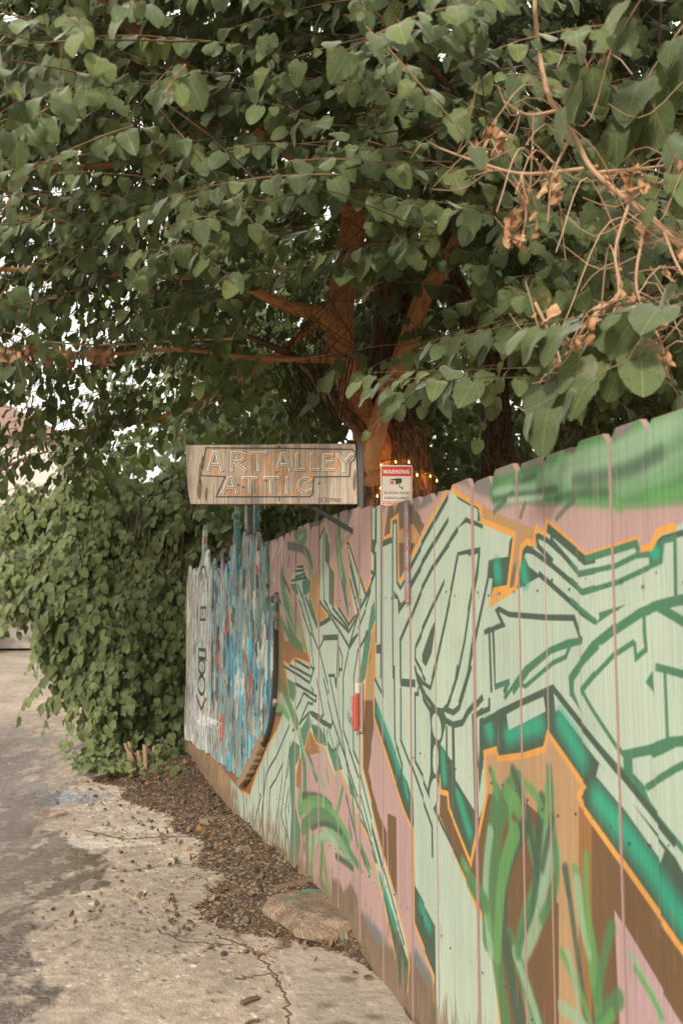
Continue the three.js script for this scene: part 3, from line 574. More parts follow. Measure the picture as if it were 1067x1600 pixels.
function plank(s0, s1, parent, origin, k, r) {
  const gap = 0.003 + r() * r() * r() * 0.005, a = s0 + gap, b = s1 - gap, m = (s0 + s1) / 2, yb = interp(footAt, m) + (r() - 0.5) * 0.025, yt = interp(topAt, m) + (r() - 0.5) * 0.016, c = 0.022 + r() * 0.02, c2 = 0.022 + r() * 0.02;
  const lean = (r() - 0.5) * 0.004, ol = [];
  for (const [x, y] of [[a, yb + (r() - 0.5) * 0.01], [b, yb + (r() - 0.5) * 0.01], [b + lean, yt - c], [b - c * 0.9, yt], [a + c2 * 0.9, yt + (r() - 0.5) * 0.006], [a + lean, yt - c2]]) ol.push([x - origin, y]);
  const sh = shapeOf(ol), g = new THREE.ExtrudeGeometry(sh, { depth: 0.014, bevelEnabled: true, bevelSize: 0.0025, bevelThickness: 0.0025, bevelSegments: 1 });
  const P = panels[clamp(Math.floor((m - S0) / SP), 0, 3)], p = g.attributes.position, u = g.attributes.uv;
  for (let i = 0; i < p.count; i++) u.setXY(i, (p.getX(i) + origin - P.sa) / P.w, (p.getY(i) - YB) / TH);
  g.translate(origin - m, 0, 0); const o = part('plank', g, [P.mat, edgeWood], parent); o.position.set(m - origin, 0, (r() - 0.5) * 0.007); o.rotation.y = (r() - 0.5) * 0.022;
  return o;
}
function planks(edges, parent, origin, seed) { const r = RNG(seed); for (let i = 0; i < edges.length - 1; i++) plank(edges[i], edges[i + 1], parent, origin, i, r); }
const nailMat = std(rgb(0.06, 0.04, 0.03), 0.7); function nails(edges, parent, origin, ys, seed) { const r = RNG(seed), gs = []; for (let i = 0; i < edges.length - 1; i++) for (const y of ys) for (const f of [0.22, 0.78]) { if (r() < 0.15) continue; const g = new THREE.SphereGeometry(0.0042, 6, 4); g.scale(1, 1, 0.5); g.translate(mix(edges[i], edges[i + 1], f + (r() - 0.5) * 0.1) - origin, y + (r() - 0.5) * 0.04, 0.0185); gs.push(g); } const m = part('nails', mergeGeometries(gs), nailMat, parent); m.userData.kind = 'stuff'; }
const rail = (parent, x0, x1, ys) => { for (const y of ys) { const g = new RoundedBoxGeometry(x1 - x0, 0.085, 0.038, 1, 0.004); g.translate((x0 + x1) / 2, y, -0.03); part('rail', g, rawWood, parent); } };
{
  const at = (s) => { const [x, z] = fenceAt(s); return [x, 0, z]; };
  const E = [1.93, 2.115, 2.285, 2.465, 2.645, 2.79, 2.935, 3.085, 3.296, 3.464, 3.649, 3.818, 4.012, 4.186, 4.348]; while (E[E.length - 1] < 6.1) E.push(E[E.length - 1] + 0.178);
  const f = thing('board_fence', 'tall dog-eared board fence with large mint letters and green leaf mural', 'fence', at(1.93), turnA); planks(E, f, 1.93, 3); rail(f, 0.02, 4.2, [0.4, 1.0, 1.6]); nails(E, f, 1.93, [0.4, 1.0, 1.6], 8);
  const gate = thing('board_gate', 'mural painted board gate with red handle beside the projecting wooden sign', 'gate', at(0), turnA); planks([0, 0.19, 0.38, 0.55, 0.72, 0.93, 1.14, 1.335, 1.54, 1.73, 1.915], gate, 0, 4); rail(gate, 0.02, 1.9, [0.4, 1.6]); nails([0, 0.19, 0.38, 0.55, 0.72, 0.93, 1.14, 1.335, 1.54, 1.73, 1.915], gate, 0, [0.4, 1.6], 9);
  const eb = []; for (let s = -2.66; s < -0.05; s += 0.19) eb.push(s); eb.push(0);
  const f2 = thing('board_fence', 'bare brown board fence behind the peeling painted panel', 'fence', at(0), turnB); planks(eb, f2, 0, 5); rail(f2, -2.6, -0.05, [0.6, 1.5]);
  // handle on the gate's closing edge
  const hy = 1.115, hx = 1.945, metal = std(rgb(0.5, 0.46, 0.4), 0.4, { metalness: 0.8 });
  const plate = new RoundedBoxGeometry(0.062, 0.225, 0.006, 2, 0.0025); plate.translate(hx + 0.012, hy, 0.021); part('back_plate', plate, std(rgb(0.33, 0.24, 0.2), 0.6), gate);
  const grip = new RoundedBoxGeometry(0.026, 0.165, 0.026, 3, 0.009); { const p = grip.attributes.position; for (let i = 0; i < p.count; i++) { const t = p.getY(i) / 0.165 + 0.5; p.setZ(i, p.getZ(i) + 0.012 * Math.sin(Math.PI * t)); p.setX(i, p.getX(i) * (0.75 + 0.25 * Math.sin(Math.PI * (0.15 + 0.7 * t)))); } grip.computeVertexNormals(); } grip.translate(hx, hy - 0.025, 0.038); part('grip', grip, std(rgb(0.4, 0.06, 0.035), 0.5), gate, 'red painted pull grip of the gate');
  const cap = new RoundedBoxGeometry(0.025, 0.05, 0.022, 3, 0.008); cap.translate(hx + 0.001, hy + 0.084, 0.034); part('grip_end', cap, std(rgb(0.5, 0.41, 0.39), 0.75), gate, 'chipped whitish upper end of the handle');
  for (let q = 0; q < 5; q++) { const g = new RoundedBoxGeometry(0.014, 0.006, 0.004, 1, 0.0015); g.translate(hx - 0.002, hy - 0.005 + q * 0.012, 0.0625); part('raised_mark', g, std(rgb(0.45, 0.1, 0.05), 0.5), gate); }
  const tongue = mergeGeometries([new RoundedBoxGeometry(0.085, 0.012, 0.012, 1, 0.003).translate(hx - 0.05, hy - 0.05, 0.045), new RoundedBoxGeometry(0.05, 0.036, 0.007, 1, 0.003).rotateZ(-0.6).translate(hx - 0.095, hy - 0.052, 0.046)]); part('latch', tongue, metal, gate);
  for (const dy of [-0.1, 0.1]) { const g = new THREE.SphereGeometry(0.006, 8, 6); g.translate(hx + 0.032, hy + dy, 0.026); part('screw', g, metal, gate); }
}
// ---------- the peeling painted panel of old boards ----------
{
  const sa = -2.85, sb = 0.2, ya = 0.25, yb = 2.65, K = 460, W = Math.round((sb - sa) * K), H = Math.round((yb - ya) * K), c = document.createElement('canvas'); c.width = W; c.height = H; const x = c.getContext('2d'), r = RNG(41);
  const X = (s) => (s - sa) * K, Y = (y) => (yb - y) * K;
  x.fillStyle = '#8f8f84'; x.fillRect(0, 0, W, H);
  const zones = [[-2.85, -2.45, ['#c9b9a4', '#c2c6ba', '#b5a58d', '#8fa0a0', '#d0a99a']], [-2.45, -1.75, ['#bcc7be', '#cfd3c9', '#a9b8b0', '#c7c6b4', '#8f9d97', '#b6a7b3', '#d9dbd2', '#c3d0cc']], [-1.75, -1.3, ['#a8897a', '#8da39a', '#c0c6b8', '#7b9aa0', '#9a7e9c', '#5f6f64']], [-1.3, -0.8, ['#3f8fae', '#5d95a0', '#7da09a', '#b57960', '#4a5a58', '#6fa8b4', '#9fb0a0']], [-0.8, -0.35, ['#4f8aa0', '#61757a', '#7f9a90', '#3c4a48', '#5aa2bb', '#927f70', '#a9a596']], [-0.35, 0.2, ['#5e7b6c', '#6f8f7c', '#3f5a66', '#2f6a7c', '#4c5b50', '#8b9a86']]];
  for (const [a, b, cols] of zones) for (let i = 0; i < 1100 * (b - a); i++) { const s = mix(a, b, r()) + (r() - 0.5) * 0.06, y = mix(ya, yb, r()), l = 0.08 + r() * r() * 0.9, w = 0.005 + r() * r() * 0.07, ph = r() * 9; x.globalAlpha = 0.35 + 0.6 * r(); x.fillStyle = cols[(r() * cols.length) | 0]; x.beginPath(); x.moveTo(X(s), Y(y)); const dr = (t) => 0.05 * (noise2(t * 3 * l + ph, s * 5, 6) - 0.5); for (let t = 0; t <= 1; t += 0.08) x.lineTo(X(s + dr(t) + w * Math.sin(Math.PI * t) * (0.4 + r() * 0.9)), Y(y - l * t)); for (let t = 1; t >= 0; t -= 0.08) x.lineTo(X(s + dr(t) - w * 0.5 * r()), Y(y - l * t)); x.fill(); }
  x.globalAlpha = 0.9;
  const bar = (col, s, y0, y1, w) => { x.strokeStyle = col; x.lineWidth = w * K; x.lineCap = 'round'; x.beginPath(); x.moveTo(X(s), Y(y0)); const m = r(); for (let t = 0.1; t <= 1; t += 0.1) x.lineTo(X(s + (noise2(t * 4, s * 9, 4) - 0.5) * w * 0.9), Y(mix(y0, y1, t))); x.stroke(); };
  for (const a of [['#2f97bd', -1.12, 1.75, 1.05, 0.07], ['#49a5c4', -1.0, 1.45, 0.9, 0.06], ['#2f97bd', -0.55, 1.35, 1.05, 0.08], ['#4fb0cc', -0.8, 1.3, 0.85, 0.06], ['#3d8fa9', -0.4, 1.2, 0.8, 0.07], ['#5aa7b8', -1.3, 1.3, 0.85, 0.08], ['#2a6f8a', -0.12, 1.5, 0.9, 0.07], ['#2f97bd', -0.3, 0.75, 0.6, 0.05], ['#69b9cb', -0.55, 0.7, 0.5, 0.07], ['#b0453a', -0.95, 1.95, 1.75, 0.05], ['#c15a3e', -1.25, 1.6, 1.35, 0.05], ['#c2565f', -0.14, 1.55, 1.3, 0.02], ['#b5422f', -1.05, 2.15, 1.95, 0.08], ['#b85a4a', -0.4, 1.98, 1.85, 0.04]]) bar(...a);
  for (let i = 0; i < 46; i++) bar(['#221f1c', '#2c2a25', '#3a322a'][i % 3], -1.7 + r() * 1.6, 0.6 + r() * 1.4, 0.4 + r() * 1.3, 0.004 + r() * 0.014);
  for (let i = 0; i < 420; i++) { const s = mix(sa, sb, r()), y = mix(ya, yb, r()), q = 0.01 + r() * r() * 0.09, cols = s < -1.7 ? ['#dcdcd2', '#b98a74', '#9fb4b4', '#d3c9b8', '#7d827c', '#c8b2c0'] : ['#4aa0bd', '#c9cdc2', '#a8563f', '#39505a', '#7fb3ba', '#b7a58e', '#2f3a3a']; x.globalAlpha = 0.75; x.fillStyle = cols[(r() * cols.length) | 0]; x.beginPath(); for (let k = 0; k < 14; k++) { const a = k / 14 * 6.283, m = q * (0.4 + r() * 0.9); x.lineTo(X(s + Math.cos(a) * m), Y(y + Math.sin(a) * m * 1.9)); } x.fill(); } x.globalAlpha = 0.9;
  // spray-can lettering on the whitish boards
  x.strokeStyle = '#3d3f3c'; x.lineWidth = 0.03 * K; const ring = (s, y, rx, ry) => { x.beginPath(); x.ellipse(X(s), Y(y), rx * K, ry * K, 0, 0, 7); x.stroke(); };
  ring(-2.02, 0.98, 0.13, 0.075); ring(-2.02, 1.13, 0.12, 0.06); x.strokeRect(X(-2.14), Y(1.27), 0.24 * K, 0.07 * K); x.beginPath(); x.moveTo(X(-2.2), Y(0.88)); x.lineTo(X(-2.02), Y(0.78)); x.lineTo(X(-1.85), Y(0.88)); x.stroke();
  x.lineWidth = 0.022 * K; x.beginPath(); x.moveTo(X(-2.2), Y(1.5)); x.lineTo(X(-2.2), Y(1.88)); x.quadraticCurveTo(X(-2.0), Y(2.06), X(-1.85), Y(1.85)); x.lineTo(X(-1.85), Y(1.55)); x.stroke(); x.strokeRect(X(-2.12), Y(1.62), 0.22 * K, 0.1 * K);
  x.strokeStyle = 'rgba(225,222,210,.8)'; x.lineWidth = 0.012 * K; for (let i = 0; i < 7; i++) { x.beginPath(); x.moveTo(X(-2.3 + i * 0.13), Y(0.8 - r() * 0.1)); x.bezierCurveTo(X(-2.1 + i * 0.1), Y(0.55), X(-1.9 + i * 0.1), Y(0.9), X(-1.7 + i * 0.06), Y(0.62)); x.stroke(); }
  x.globalAlpha = 1;
  const id = x.getImageData(0, 0, W, H).data, out = new Uint8Array(W * H * 4), bp = new Uint8Array(W * H * 4);
  for (let j = 0; j < H; j++) for (let i = 0; i < W; i++) { const o = (j * W + i) * 4, q = ((H - 1 - j) * W + i) * 4, s = sa + i / K, y = yb - j / K; const g = nt(s * 120, y * 9, 5), n = nt(s * 14, y * 4, 6), f = hash(i, j, 2), peel = nt(s * 26, y * 9, 8) * 0.6 + nt(s * 90, y * 30, 9) * 0.4; let m = 0.95 + g * 0.24 + (f - 0.5) * 0.1; const bare = peel > 0.69 ? 0.8 : 0; for (let e = 0; e < 3; e++) out[q + e] = clamp(mix(id[o + e], [150, 140, 126][e] * (0.5 + g * 0.7), bare) * m, 0, 255); out[q + 3] = 255; const hgt = clamp((bare ? 40 : 130) + (n - 0.5) * 80 + (g - 0.5) * 110 + (f - 0.5) * 30, 0, 255); bp[q] = bp[q + 1] = bp[q + 2] = hgt; bp[q + 3] = 255; }
  const mat = new THREE.MeshStandardMaterial({ map: tex(out, W, H, true, false), bumpMap: tex(bp, W, H, false, false), bumpScale: 0.012, roughness: 0.75 });
  const [bx, bz] = fenceAt(-0.001), P = thing('weathered_panel', 'ragged panel of old boards under peeling blue and white paint, on the fence', 'panel', [bx, 0, bz], turnB), rr = RNG(19);
  const E = [-2.64, -2.34, -2.0, -1.68, -1.42, -1.2, -0.98, -0.78, -0.58, -0.4, -0.2, 0.02];
  const tops = [1.95, 2.05, 2.02, 1.93, 1.98, 2.08, 2.04, 2.12, 2.06, 2.0, 1.72], bots = [[-2.64, 0.48], [-2.0, 0.46], [-1.4, 0.43], [-0.78, 0.39], [-0.6, 0.5], [-0.35, 0.62], [-0.12, 0.78], [0.02, 1.0]];
  const uvIt = (g) => { const p = g.attributes.position, u = g.attributes.uv; for (let i = 0; i < p.count; i++) u.setXY(i, (p.getX(i) - sa) / (sb - sa), (p.getY(i) - ya) / (yb - ya)); return g; };
  for (let i = 0; i < E.length - 1; i++) {
    const a = E[i] + 0.002, b = E[i + 1] - 0.002, ol = [], n = 22, wob = (y, k) => (noise2(y * 4, k, 3) - 0.5) * 0.09 + (noise2(y * 19, k, 5) - 0.5) * 0.03;
    const b0 = interp(bots, a), b1 = interp(bots, b); for (let t = 0; t <= 4; t++) ol.push([mix(a, b, t / 4), mix(b0, b1, t / 4) + (rr() - 0.5) * 0.03]);
    for (let t = 1; t < n; t++) { const y = mix(b1, tops[i], t / n); ol.push([b + wob(y, i + 1), y]); }
    for (let t = 0; t <= 5; t++) ol.push([mix(b, a, t / 5), tops[i] + (rr() - 0.6) * 0.24]);
    for (let t = n - 1; t > 0; t--) { const y = mix(b0, tops[i], t / n); ol.push([a + wob(y, i) + 0.004, y]); }
    const sh = shapeOf(ol), g = uvIt(new THREE.ExtrudeGeometry(sh, { depth: 0.008 + rr() * 0.01, bevelEnabled: true, bevelSize: 0.004, bevelThickness: 0.005, bevelSegments: 1 }));
    part('board', g, mat, P).position.z = 0.016 + rr() * 0.008;
  }
  // curved bark edge and pale sawn foot
  const strip = (P2, w, seed) => { const q = RNG(seed), cv2 = new THREE.CatmullRomCurve3(P2.map((p) => V(p[0], p[1], 0))), a = [], c2 = []; for (let i = 0; i <= 26; i++) { const t = i / 26, p = cv2.getPoint(t), d = cv2.getTangent(t), ww = w * (0.55 + q() * 0.7) * Math.sin(Math.PI * (0.06 + 0.88 * t)) ** 0.4; a.push([p.x - d.y * ww / 2, p.y + d.x * ww / 2]); c2.unshift([p.x + d.y * ww / 2 * (0.7 + q() * 0.6), p.y - d.x * ww / 2]); } return new THREE.ExtrudeGeometry(shapeOf([...a, ...c2]), { depth: 0.03, bevelEnabled: true, bevelSize: 0.006, bevelThickness: 0.008, bevelSegments: 2 }); };
  const barkDark = std(rgb(0.045, 0.043, 0.042), 0.9), sawn = std(rgb(0.3, 0.2, 0.12), 0.9);
  part('bark_edge', strip([[0.02, 1.5], [0.03, 1.35], [0.028, 1.2], [0.0, 1.05], [-0.08, 0.84], [-0.28, 0.65]], 0.022, 3), barkDark, P, 'dark curved bark strip edging the panel').position.z = 0.012;
  part('sawn_edge', strip([[-0.2, 0.74], [-0.35, 0.62], [-0.55, 0.48], [-0.76, 0.36]], 0.07, 5), sawn, P, 'pale brown splintered wood at the foot of the bark edge').position.z = 0.03;
  for (const [s, y0, y1, w, z] of [[-1.08, 1.8, 2.42, 0.09, 0.02], [-0.98, 1.8, 2.3, 0.06, 0.05], [-0.76, 1.7, 2.5, 0.13, 0.02], [-0.62, 1.8, 2.45, 0.08, 0.0], [-2.12, 1.8, 2.32, 0.09, 0.02], [-0.9, 1.7, 2.2, 0.07, 0.06], [-0.42, 1.8, 2.14, 0.06, 0.04]]) {
    const sh = new THREE.Shape(); sh.moveTo(s - w / 2, y0); sh.lineTo(s + w / 2, y0); for (let t = 1; t < 6; t++) sh.lineTo(s + w / 2 * (1 - 0.1 * t) + (rr() - 0.5) * 0.02, mix(y0, y1, t / 6)); sh.lineTo(s + (rr() - 0.5) * 0.03, y1); for (let t = 5; t > 0; t--) sh.lineTo(s - w / 2 * (1 - 0.12 * t) + (rr() - 0.5) * 0.02, mix(y0, y1, t / 6) - 0.03);
    part('splintered_stake', uvIt(new THREE.ExtrudeGeometry(sh, { depth: 0.03, bevelEnabled: true, bevelSize: 0.004, bevelThickness: 0.004, bevelSegments: 1 })), mat, P).position.z = z - 0.03;
  }
}
// strap on the fence under the warning sign
// ---------- projecting wooden sign ----------
{
  const Z = -4.75, G = thing('hanging_sign', 'weathered wooden board sign lettered ART ALLEY ATTIC projecting from the gate post', 'sign', [-0.34, 2.06, Z]);
  const c = document.createElement('canvas'); c.width = 1968; c.height = 704; const x = c.getContext('2d'), r = RNG(3); x.scale(2, 2); x.translate(-18, -38);
  for (let i = 0; i < 984; i++) { const v = noise2(i / 3, 1, 2) * 0.5 + noise2(i / 14, 2, 3) * 0.5; const k = 0.72 + v * 0.42, half = i < 524 ? 1 : 1.05; x.fillStyle = `rgb(${172 * k * half | 0},${157 * k * half | 0},${142 * k * half | 0})`; x.fillRect(18 + i, 38, 1.2, 352); }
  for (let i = 0; i < 2600; i++) { x.globalAlpha = 0.05 + r() * 0.2; x.fillStyle = r() < 0.5 ? '#5e4c3d' : '#c9bba8'; x.fillRect(18 + r() * 984, 38 + r() * 352, 0.6 + r() * 2, 6 + r() * 70); }
  x.globalAlpha = 1;
  const ban = [[145, 65], [560, 68], [975, 75], [990, 92], [985, 132], [962, 152], [955, 230], [755, 232], [750, 325], [735, 345], [205, 345], [255, 230], [120, 224]];
  x.save(); x.beginPath(); ban.forEach((p) => x.lineTo(...p)); x.closePath(); x.clip();
  for (let i = 0; i < 5200; i++) { const px = 110 + r() * 880, py = 60 + r() * 290, n = noise2(px / 46, py / 34, 8) * 0.6 + noise2(px / 9, py / 40, 9) * 0.4; if (n < 0.44) continue; x.globalAlpha = 0.2 + r() * 0.45; x.fillStyle = ['#d88b4c', '#cc7d42', '#df9a60'][(r() * 3) | 0]; x.fillRect(px, py, 1 + r() * 4, 5 + r() * 22); }
  x.restore(); x.globalAlpha = 1;
  x.strokeStyle = '#3f4549'; x.lineWidth = 8; x.lineJoin = 'round'; x.beginPath(); ban.forEach((p) => x.lineTo(...p)); x.closePath(); x.stroke(); x.strokeStyle = 'rgba(70,90,110,.5)'; x.lineWidth = 3; x.stroke();
  const glyphs = [[[160, 190], [188, 90], [204, 90], [236, 190]], [[178, 160], [222, 160]], [[292, 190], [292, 92], [336, 92], [358, 104], [360, 128], [338, 142], [302, 143], [366, 190]], [[400, 94], [480, 94]], [[441, 94], [441, 190]], [[548, 190], [575, 98], [590, 98], [622, 190]], [[563, 162], [609, 162]], [[660, 102], [660, 190], [696, 190]], [[742, 102], [742, 190], [778, 190]], [[855, 106], [814, 106], [814, 190], [862, 190]], [[816, 146], [850, 146]], [[890, 105], [926, 148], [965, 105]], [[926, 148], [926, 196]],
    [[246, 316], [276, 236], [290, 236], [322, 316]], [[262, 292], [308, 292]], [[358, 236], [430, 236]], [[394, 236], [394, 316]], [[480, 236], [550, 236]], [[514, 236], [514, 318]], [[604, 236], [604, 318]], [0, 1, 2, 3, 4, 5, 6, 7, 8].map((i) => { const a = -0.75 - i * 0.6; return [706 + Math.cos(a) * 38, 279 + Math.sin(a) * 40]; })];
  const draw = (col, w, dx, dy) => { x.strokeStyle = col; x.lineWidth = w; x.lineJoin = 'miter'; x.lineCap = 'square'; for (const g of glyphs) { x.beginPath(); g.forEach((p) => x.lineTo(p[0] + dx, p[1] + dy)); x.stroke(); } };
  draw('#2f302e', 18, 3.4, 3); draw('#f2ebda', 17, 0, 0); draw('#2f2e2b', 9, 0.4, 0.4); draw('#a68d70', 7, 0, 0);
  x.strokeStyle = '#26221f'; x.lineWidth = 2.6; for (const g of [[[798, 352], [783, 352], [783, 362], [797, 362], [795, 374], [780, 374]], [[818, 352], [803, 354], [803, 373], [818, 373]], [[823, 374], [823, 353], [838, 353], [838, 374]], [[823, 364], [838, 364]], [[842, 354], [858, 354]], [[850, 354], [850, 374]], [[858, 374], [860, 354], [867, 366], [874, 354], [876, 374]], [[890, 354], [880, 354], [880, 374], [890, 373]], [[880, 364], [888, 364]], [[894, 374], [894, 354], [904, 355], [903, 364], [895, 364], [906, 374]], [[911, 354], [909, 368]], [[908, 373], [908, 375]]]) { x.beginPath(); g.forEach((p) => x.lineTo(...p)); x.stroke(); }
  // old knots, stains and the split between the boards
  x.globalAlpha = 0.55; x.filter = 'blur(3px)'; x.fillStyle = '#3b2a1e'; for (const [a, b, w, h] of [[125, 150, 9, 40], [112, 300, 14, 60], [150, 330, 7, 40], [112, 210, 8, 60], [985, 250, 10, 60]]) { x.beginPath(); x.ellipse(a, b, w, h, 0.05, 0, 7); x.fill(); } x.fillStyle = '#4a3423'; for (const [a, b] of [[330, 278], [358, 290], [484, 252], [545, 205], [785, 270], [560, 350]]) { x.beginPath(); x.ellipse(a, b, 9, 7, 0, 0, 7); x.fill(); } x.filter = 'none'; x.globalAlpha = 0.5; x.fillStyle = '#6a3f2a'; x.fillRect(18, 38, 12, 352);
  x.globalAlpha = 1;
  const id = x.getImageData(0, 0, 1968, 704).data, W = 1968, H = 704, out = new Uint8Array(W * H * 4), bp = new Uint8Array(W * H * 4); for (let j = 0; j < H; j++) for (let i = 0; i < W; i++) { const o = (j * W + i) * 4, q = ((H - 1 - j) * W + i) * 4, g = nt(i / 4, j / 120, 4), f = hash(i, j, 3), wear = nt(i / 6, j / 60, 14) * 0.5 + nt(i / 40, j / 50, 15) * 0.5; for (let e = 0; e < 3; e++) out[q + e] = clamp(mix(id[o + e], [182, 164, 146][e], wear > 0.7 ? 0.3 : 0) * (1.0 + g * 0.26 + (f - 0.5) * 0.08), 0, 255); out[q + 3] = 255; bp[q] = bp[q + 1] = bp[q + 2] = clamp(g * 190 + f * 40, 0, 255); bp[q + 3] = 255; }
  const mat = new THREE.MeshStandardMaterial({ map: tex(out, W, H, true, false), bumpMap: tex(bp, W, H, false, false), bumpScale: 0.003, roughness: 0.85 }), side = std(rgb(0.2, 0.12, 0.08), 0.9);
  const k = 0.834 / 984, bx = (cx) => (cx - 18) * k - 0.417, by = (cy) => (386 - cy) * k;
  const boards = [[[62, 384], [300, 385], [541, 383], [541, 46], [300, 48], [26, 50], [34, 120], [40, 200], [44, 280], [52, 340]], [[543, 384], [800, 385], [1000, 385], [996, 200], [988, 44], [760, 43], [543, 44]]];
  boards.forEach((b, i) => { const sh = shapeOf(b.map(([cx, cy]) => [bx(cx), by(cy)])), g = new THREE.ExtrudeGeometry(sh, { depth: 0.026, bevelEnabled: true, bevelSize: 0.002, bevelThickness: 0.002, bevelSegments: 1 }); const p = g.attributes.position, u = g.attributes.uv; for (let q = 0; q < p.count; q++) u.setXY(q, (p.getX(q) + 0.417) / 0.834, 1 - (386 - p.getY(q) / k - 38) / 352); part('board', g, [mat, side], G).position.z = i * 0.004; });
  const iron = std(rgb(0.035, 0.033, 0.035), 0.6, { metalness: 0.5 });
  const post = new RoundedBoxGeometry(0.032, 0.56, 0.03, 1, 0.004); post.translate(0.43, 0.02, 0.0); part('post', post, std(rgb(0.09, 0.08, 0.085), 0.7), G);
  part('strut', (() => { const a = V(0.19, -0.003, -0.01), b = V(0.424, -0.148, -0.005), d = b.clone().sub(a), g = new RoundedBoxGeometry(d.length(), 0.022, 0.016, 1, 0.003); g.rotateZ(Math.atan2(d.y, d.x)); g.translate((a.x + b.x) / 2, (a.y + b.y) / 2, 0); return g; })(), iron, G);
  for (const [a, b] of [[560, 60], [560, 365]]) { const g = new THREE.SphereGeometry(0.005, 8, 6); g.translate(bx(a), by(b), 0.03); part('nail', g, iron, G); }
}
// ---------- warning sign ----------
{
  const G = thing('warning_sign', 'small white and red WARNING video surveillance sign above the fence', 'sign', [0.243, 1.945, -4.37], 0.03);
  const W = 560, H = 980, c = document.createElement('canvas'); c.width = W; c.height = H; const x = c.getContext('2d'), r = RNG(6), k = 560 / 370, T = (cx) => (cx - 275) * k, U = (cy) => (cy - 272) * k;
  x.fillStyle = '#cfc4b4'; x.fillRect(0, 0, W, H); x.strokeStyle = '#b8332c'; x.lineWidth = 11; x.strokeRect(T(291), U(290), T(633) - T(291), U(700) - U(290)); x.fillStyle = '#bd2d28'; x.fillRect(T(290), U(288), T(634) - T(290), U(402) - U(288));
  x.fillStyle = '#e6dccd'; x.font = 'bold 92px sans-serif'; x.textAlign = 'center'; x.textBaseline = 'middle'; const fit = (t, y, w, f) => { x.font = f; const m = x.measureText(t).width; x.save(); x.translate(W / 2, y); x.scale(w / m, 1); x.fillText(t, 0, 0); x.restore(); };
  fit('WARNING', U(350), 470, 'bold 96px sans-serif'); x.fillStyle = '#2b2622'; fit('24 HOUR VIDEO', U(598), 450, 'bold 60px sans-serif'); fit('SURVEILLANCE', U(658), 430, 'bold 60px sans-serif');
  x.beginPath(); for (const p of [[388, 440], [470, 426], [522, 428], [522, 478], [455, 500], [450, 498], [450, 455], [390, 448]]) x.lineTo(T(p[0]), U(p[1])); x.fill(); x.strokeStyle = '#2b2622'; x.lineWidth = 6; x.strokeRect(T(386), U(448), T(452) - T(386), U(498) - U(448)); x.fillStyle = '#bd2d28'; x.beginPath(); x.ellipse(T(412), U(474), 30, 24, 0, 0, 7); x.fill(); x.fillStyle = '#2b2622'; x.beginPath(); x.ellipse(T(424), U(474), 11, 11, 0, 0, 7); x.fill();
  x.lineWidth = 16; x.beginPath(); for (const p of [[496, 490], [496, 525], [530, 545]]) x.lineTo(T(p[0]), U(p[1])); x.stroke(); x.fillRect(T(524), U(520), 16, U(565) - U(520));
  x.fillStyle = '#bd2d28'; x.fillRect(T(290), U(712), T(634) - T(290), U(790) - U(712)); x.fillStyle = '#e6dccd'; fit('PRIVATE PROPERTY', U(735), 480, 'bold 56px sans-serif');
  x.fillStyle = '#6d6250'; x.beginPath(); for (const p of [[400, 920], [395, 760], [430, 735], [452, 750], [460, 815], [478, 745], [560, 722], [610, 730], [640, 920]]) x.lineTo(T(p[0]), U(p[1])); x.fill();
  for (let i = 0; i < 500; i++) { x.globalAlpha = 0.05 + r() * 0.1; x.fillStyle = r() < 0.5 ? '#7a6a58' : '#efe7da'; x.beginPath(); x.ellipse(r() * W, r() * H, 1 + r() * 10, 1 + r() * 5, 0, 0, 7); x.fill(); } x.globalAlpha = 1;
  const t = new THREE.CanvasTexture(c); t.colorSpace = THREE.SRGBColorSpace; const sh = new THREE.Shape(), w = 0.0705, h = 0.247, q = 0.008; sh.moveTo(-w + q, 0); sh.lineTo(w - q, 0); sh.quadraticCurveTo(w, 0, w, q); sh.lineTo(w, h - q); sh.quadraticCurveTo(w, h, w - q, h); sh.lineTo(-w + q, h); sh.quadraticCurveTo(-w, h, -w, h - q); sh.lineTo(-w, q); sh.quadraticCurveTo(-w, 0, -w + q, 0);
  const g = new THREE.ExtrudeGeometry(sh, { depth: 0.0015, bevelEnabled: false }), p = g.attributes.position, u = g.attributes.uv; for (let i = 0; i < p.count; i++) u.setXY(i, (p.getX(i) + w) / (2 * w), p.getY(i) / h);
  part('sign_plate', g, [std(0xffffff, 0.45, { map: t }), std(rgb(0.5, 0.48, 0.45), 0.5, { metalness: 0.5 })], G);
  const post = new RoundedBoxGeometry(0.03, 1.1, 0.02, 1, 0.003); post.translate(0.02, -0.4, -0.014); part('post', post, std(rgb(0.22, 0.2, 0.19), 0.6, { metalness: 0.4 }), G);
  const [sx, sz] = fenceAt(2.645, 0.028), S = new RoundedBoxGeometry(0.03, 0.4, 0.012, 1, 0.003); S.rotateY(turnA); S.translate(sx, 1.775, sz);
  const sm_ = grid(32, 512, (u2, v2) => { const n = noise2(u2 * 4, v2 * 30, 4); return n > 0.66 ? [120 + n * 40, 84, 68] : [120 + n * 50, 120 + n * 40, 128 + n * 30]; });
  solo('metal_strap', S, std(0xffffff, 0.6, { map: tex(sm_, 32, 512, true), metalness: 0.2 }), 'narrow rusty grey metal strap running down a fence board under the warning sign', 'strap');
}
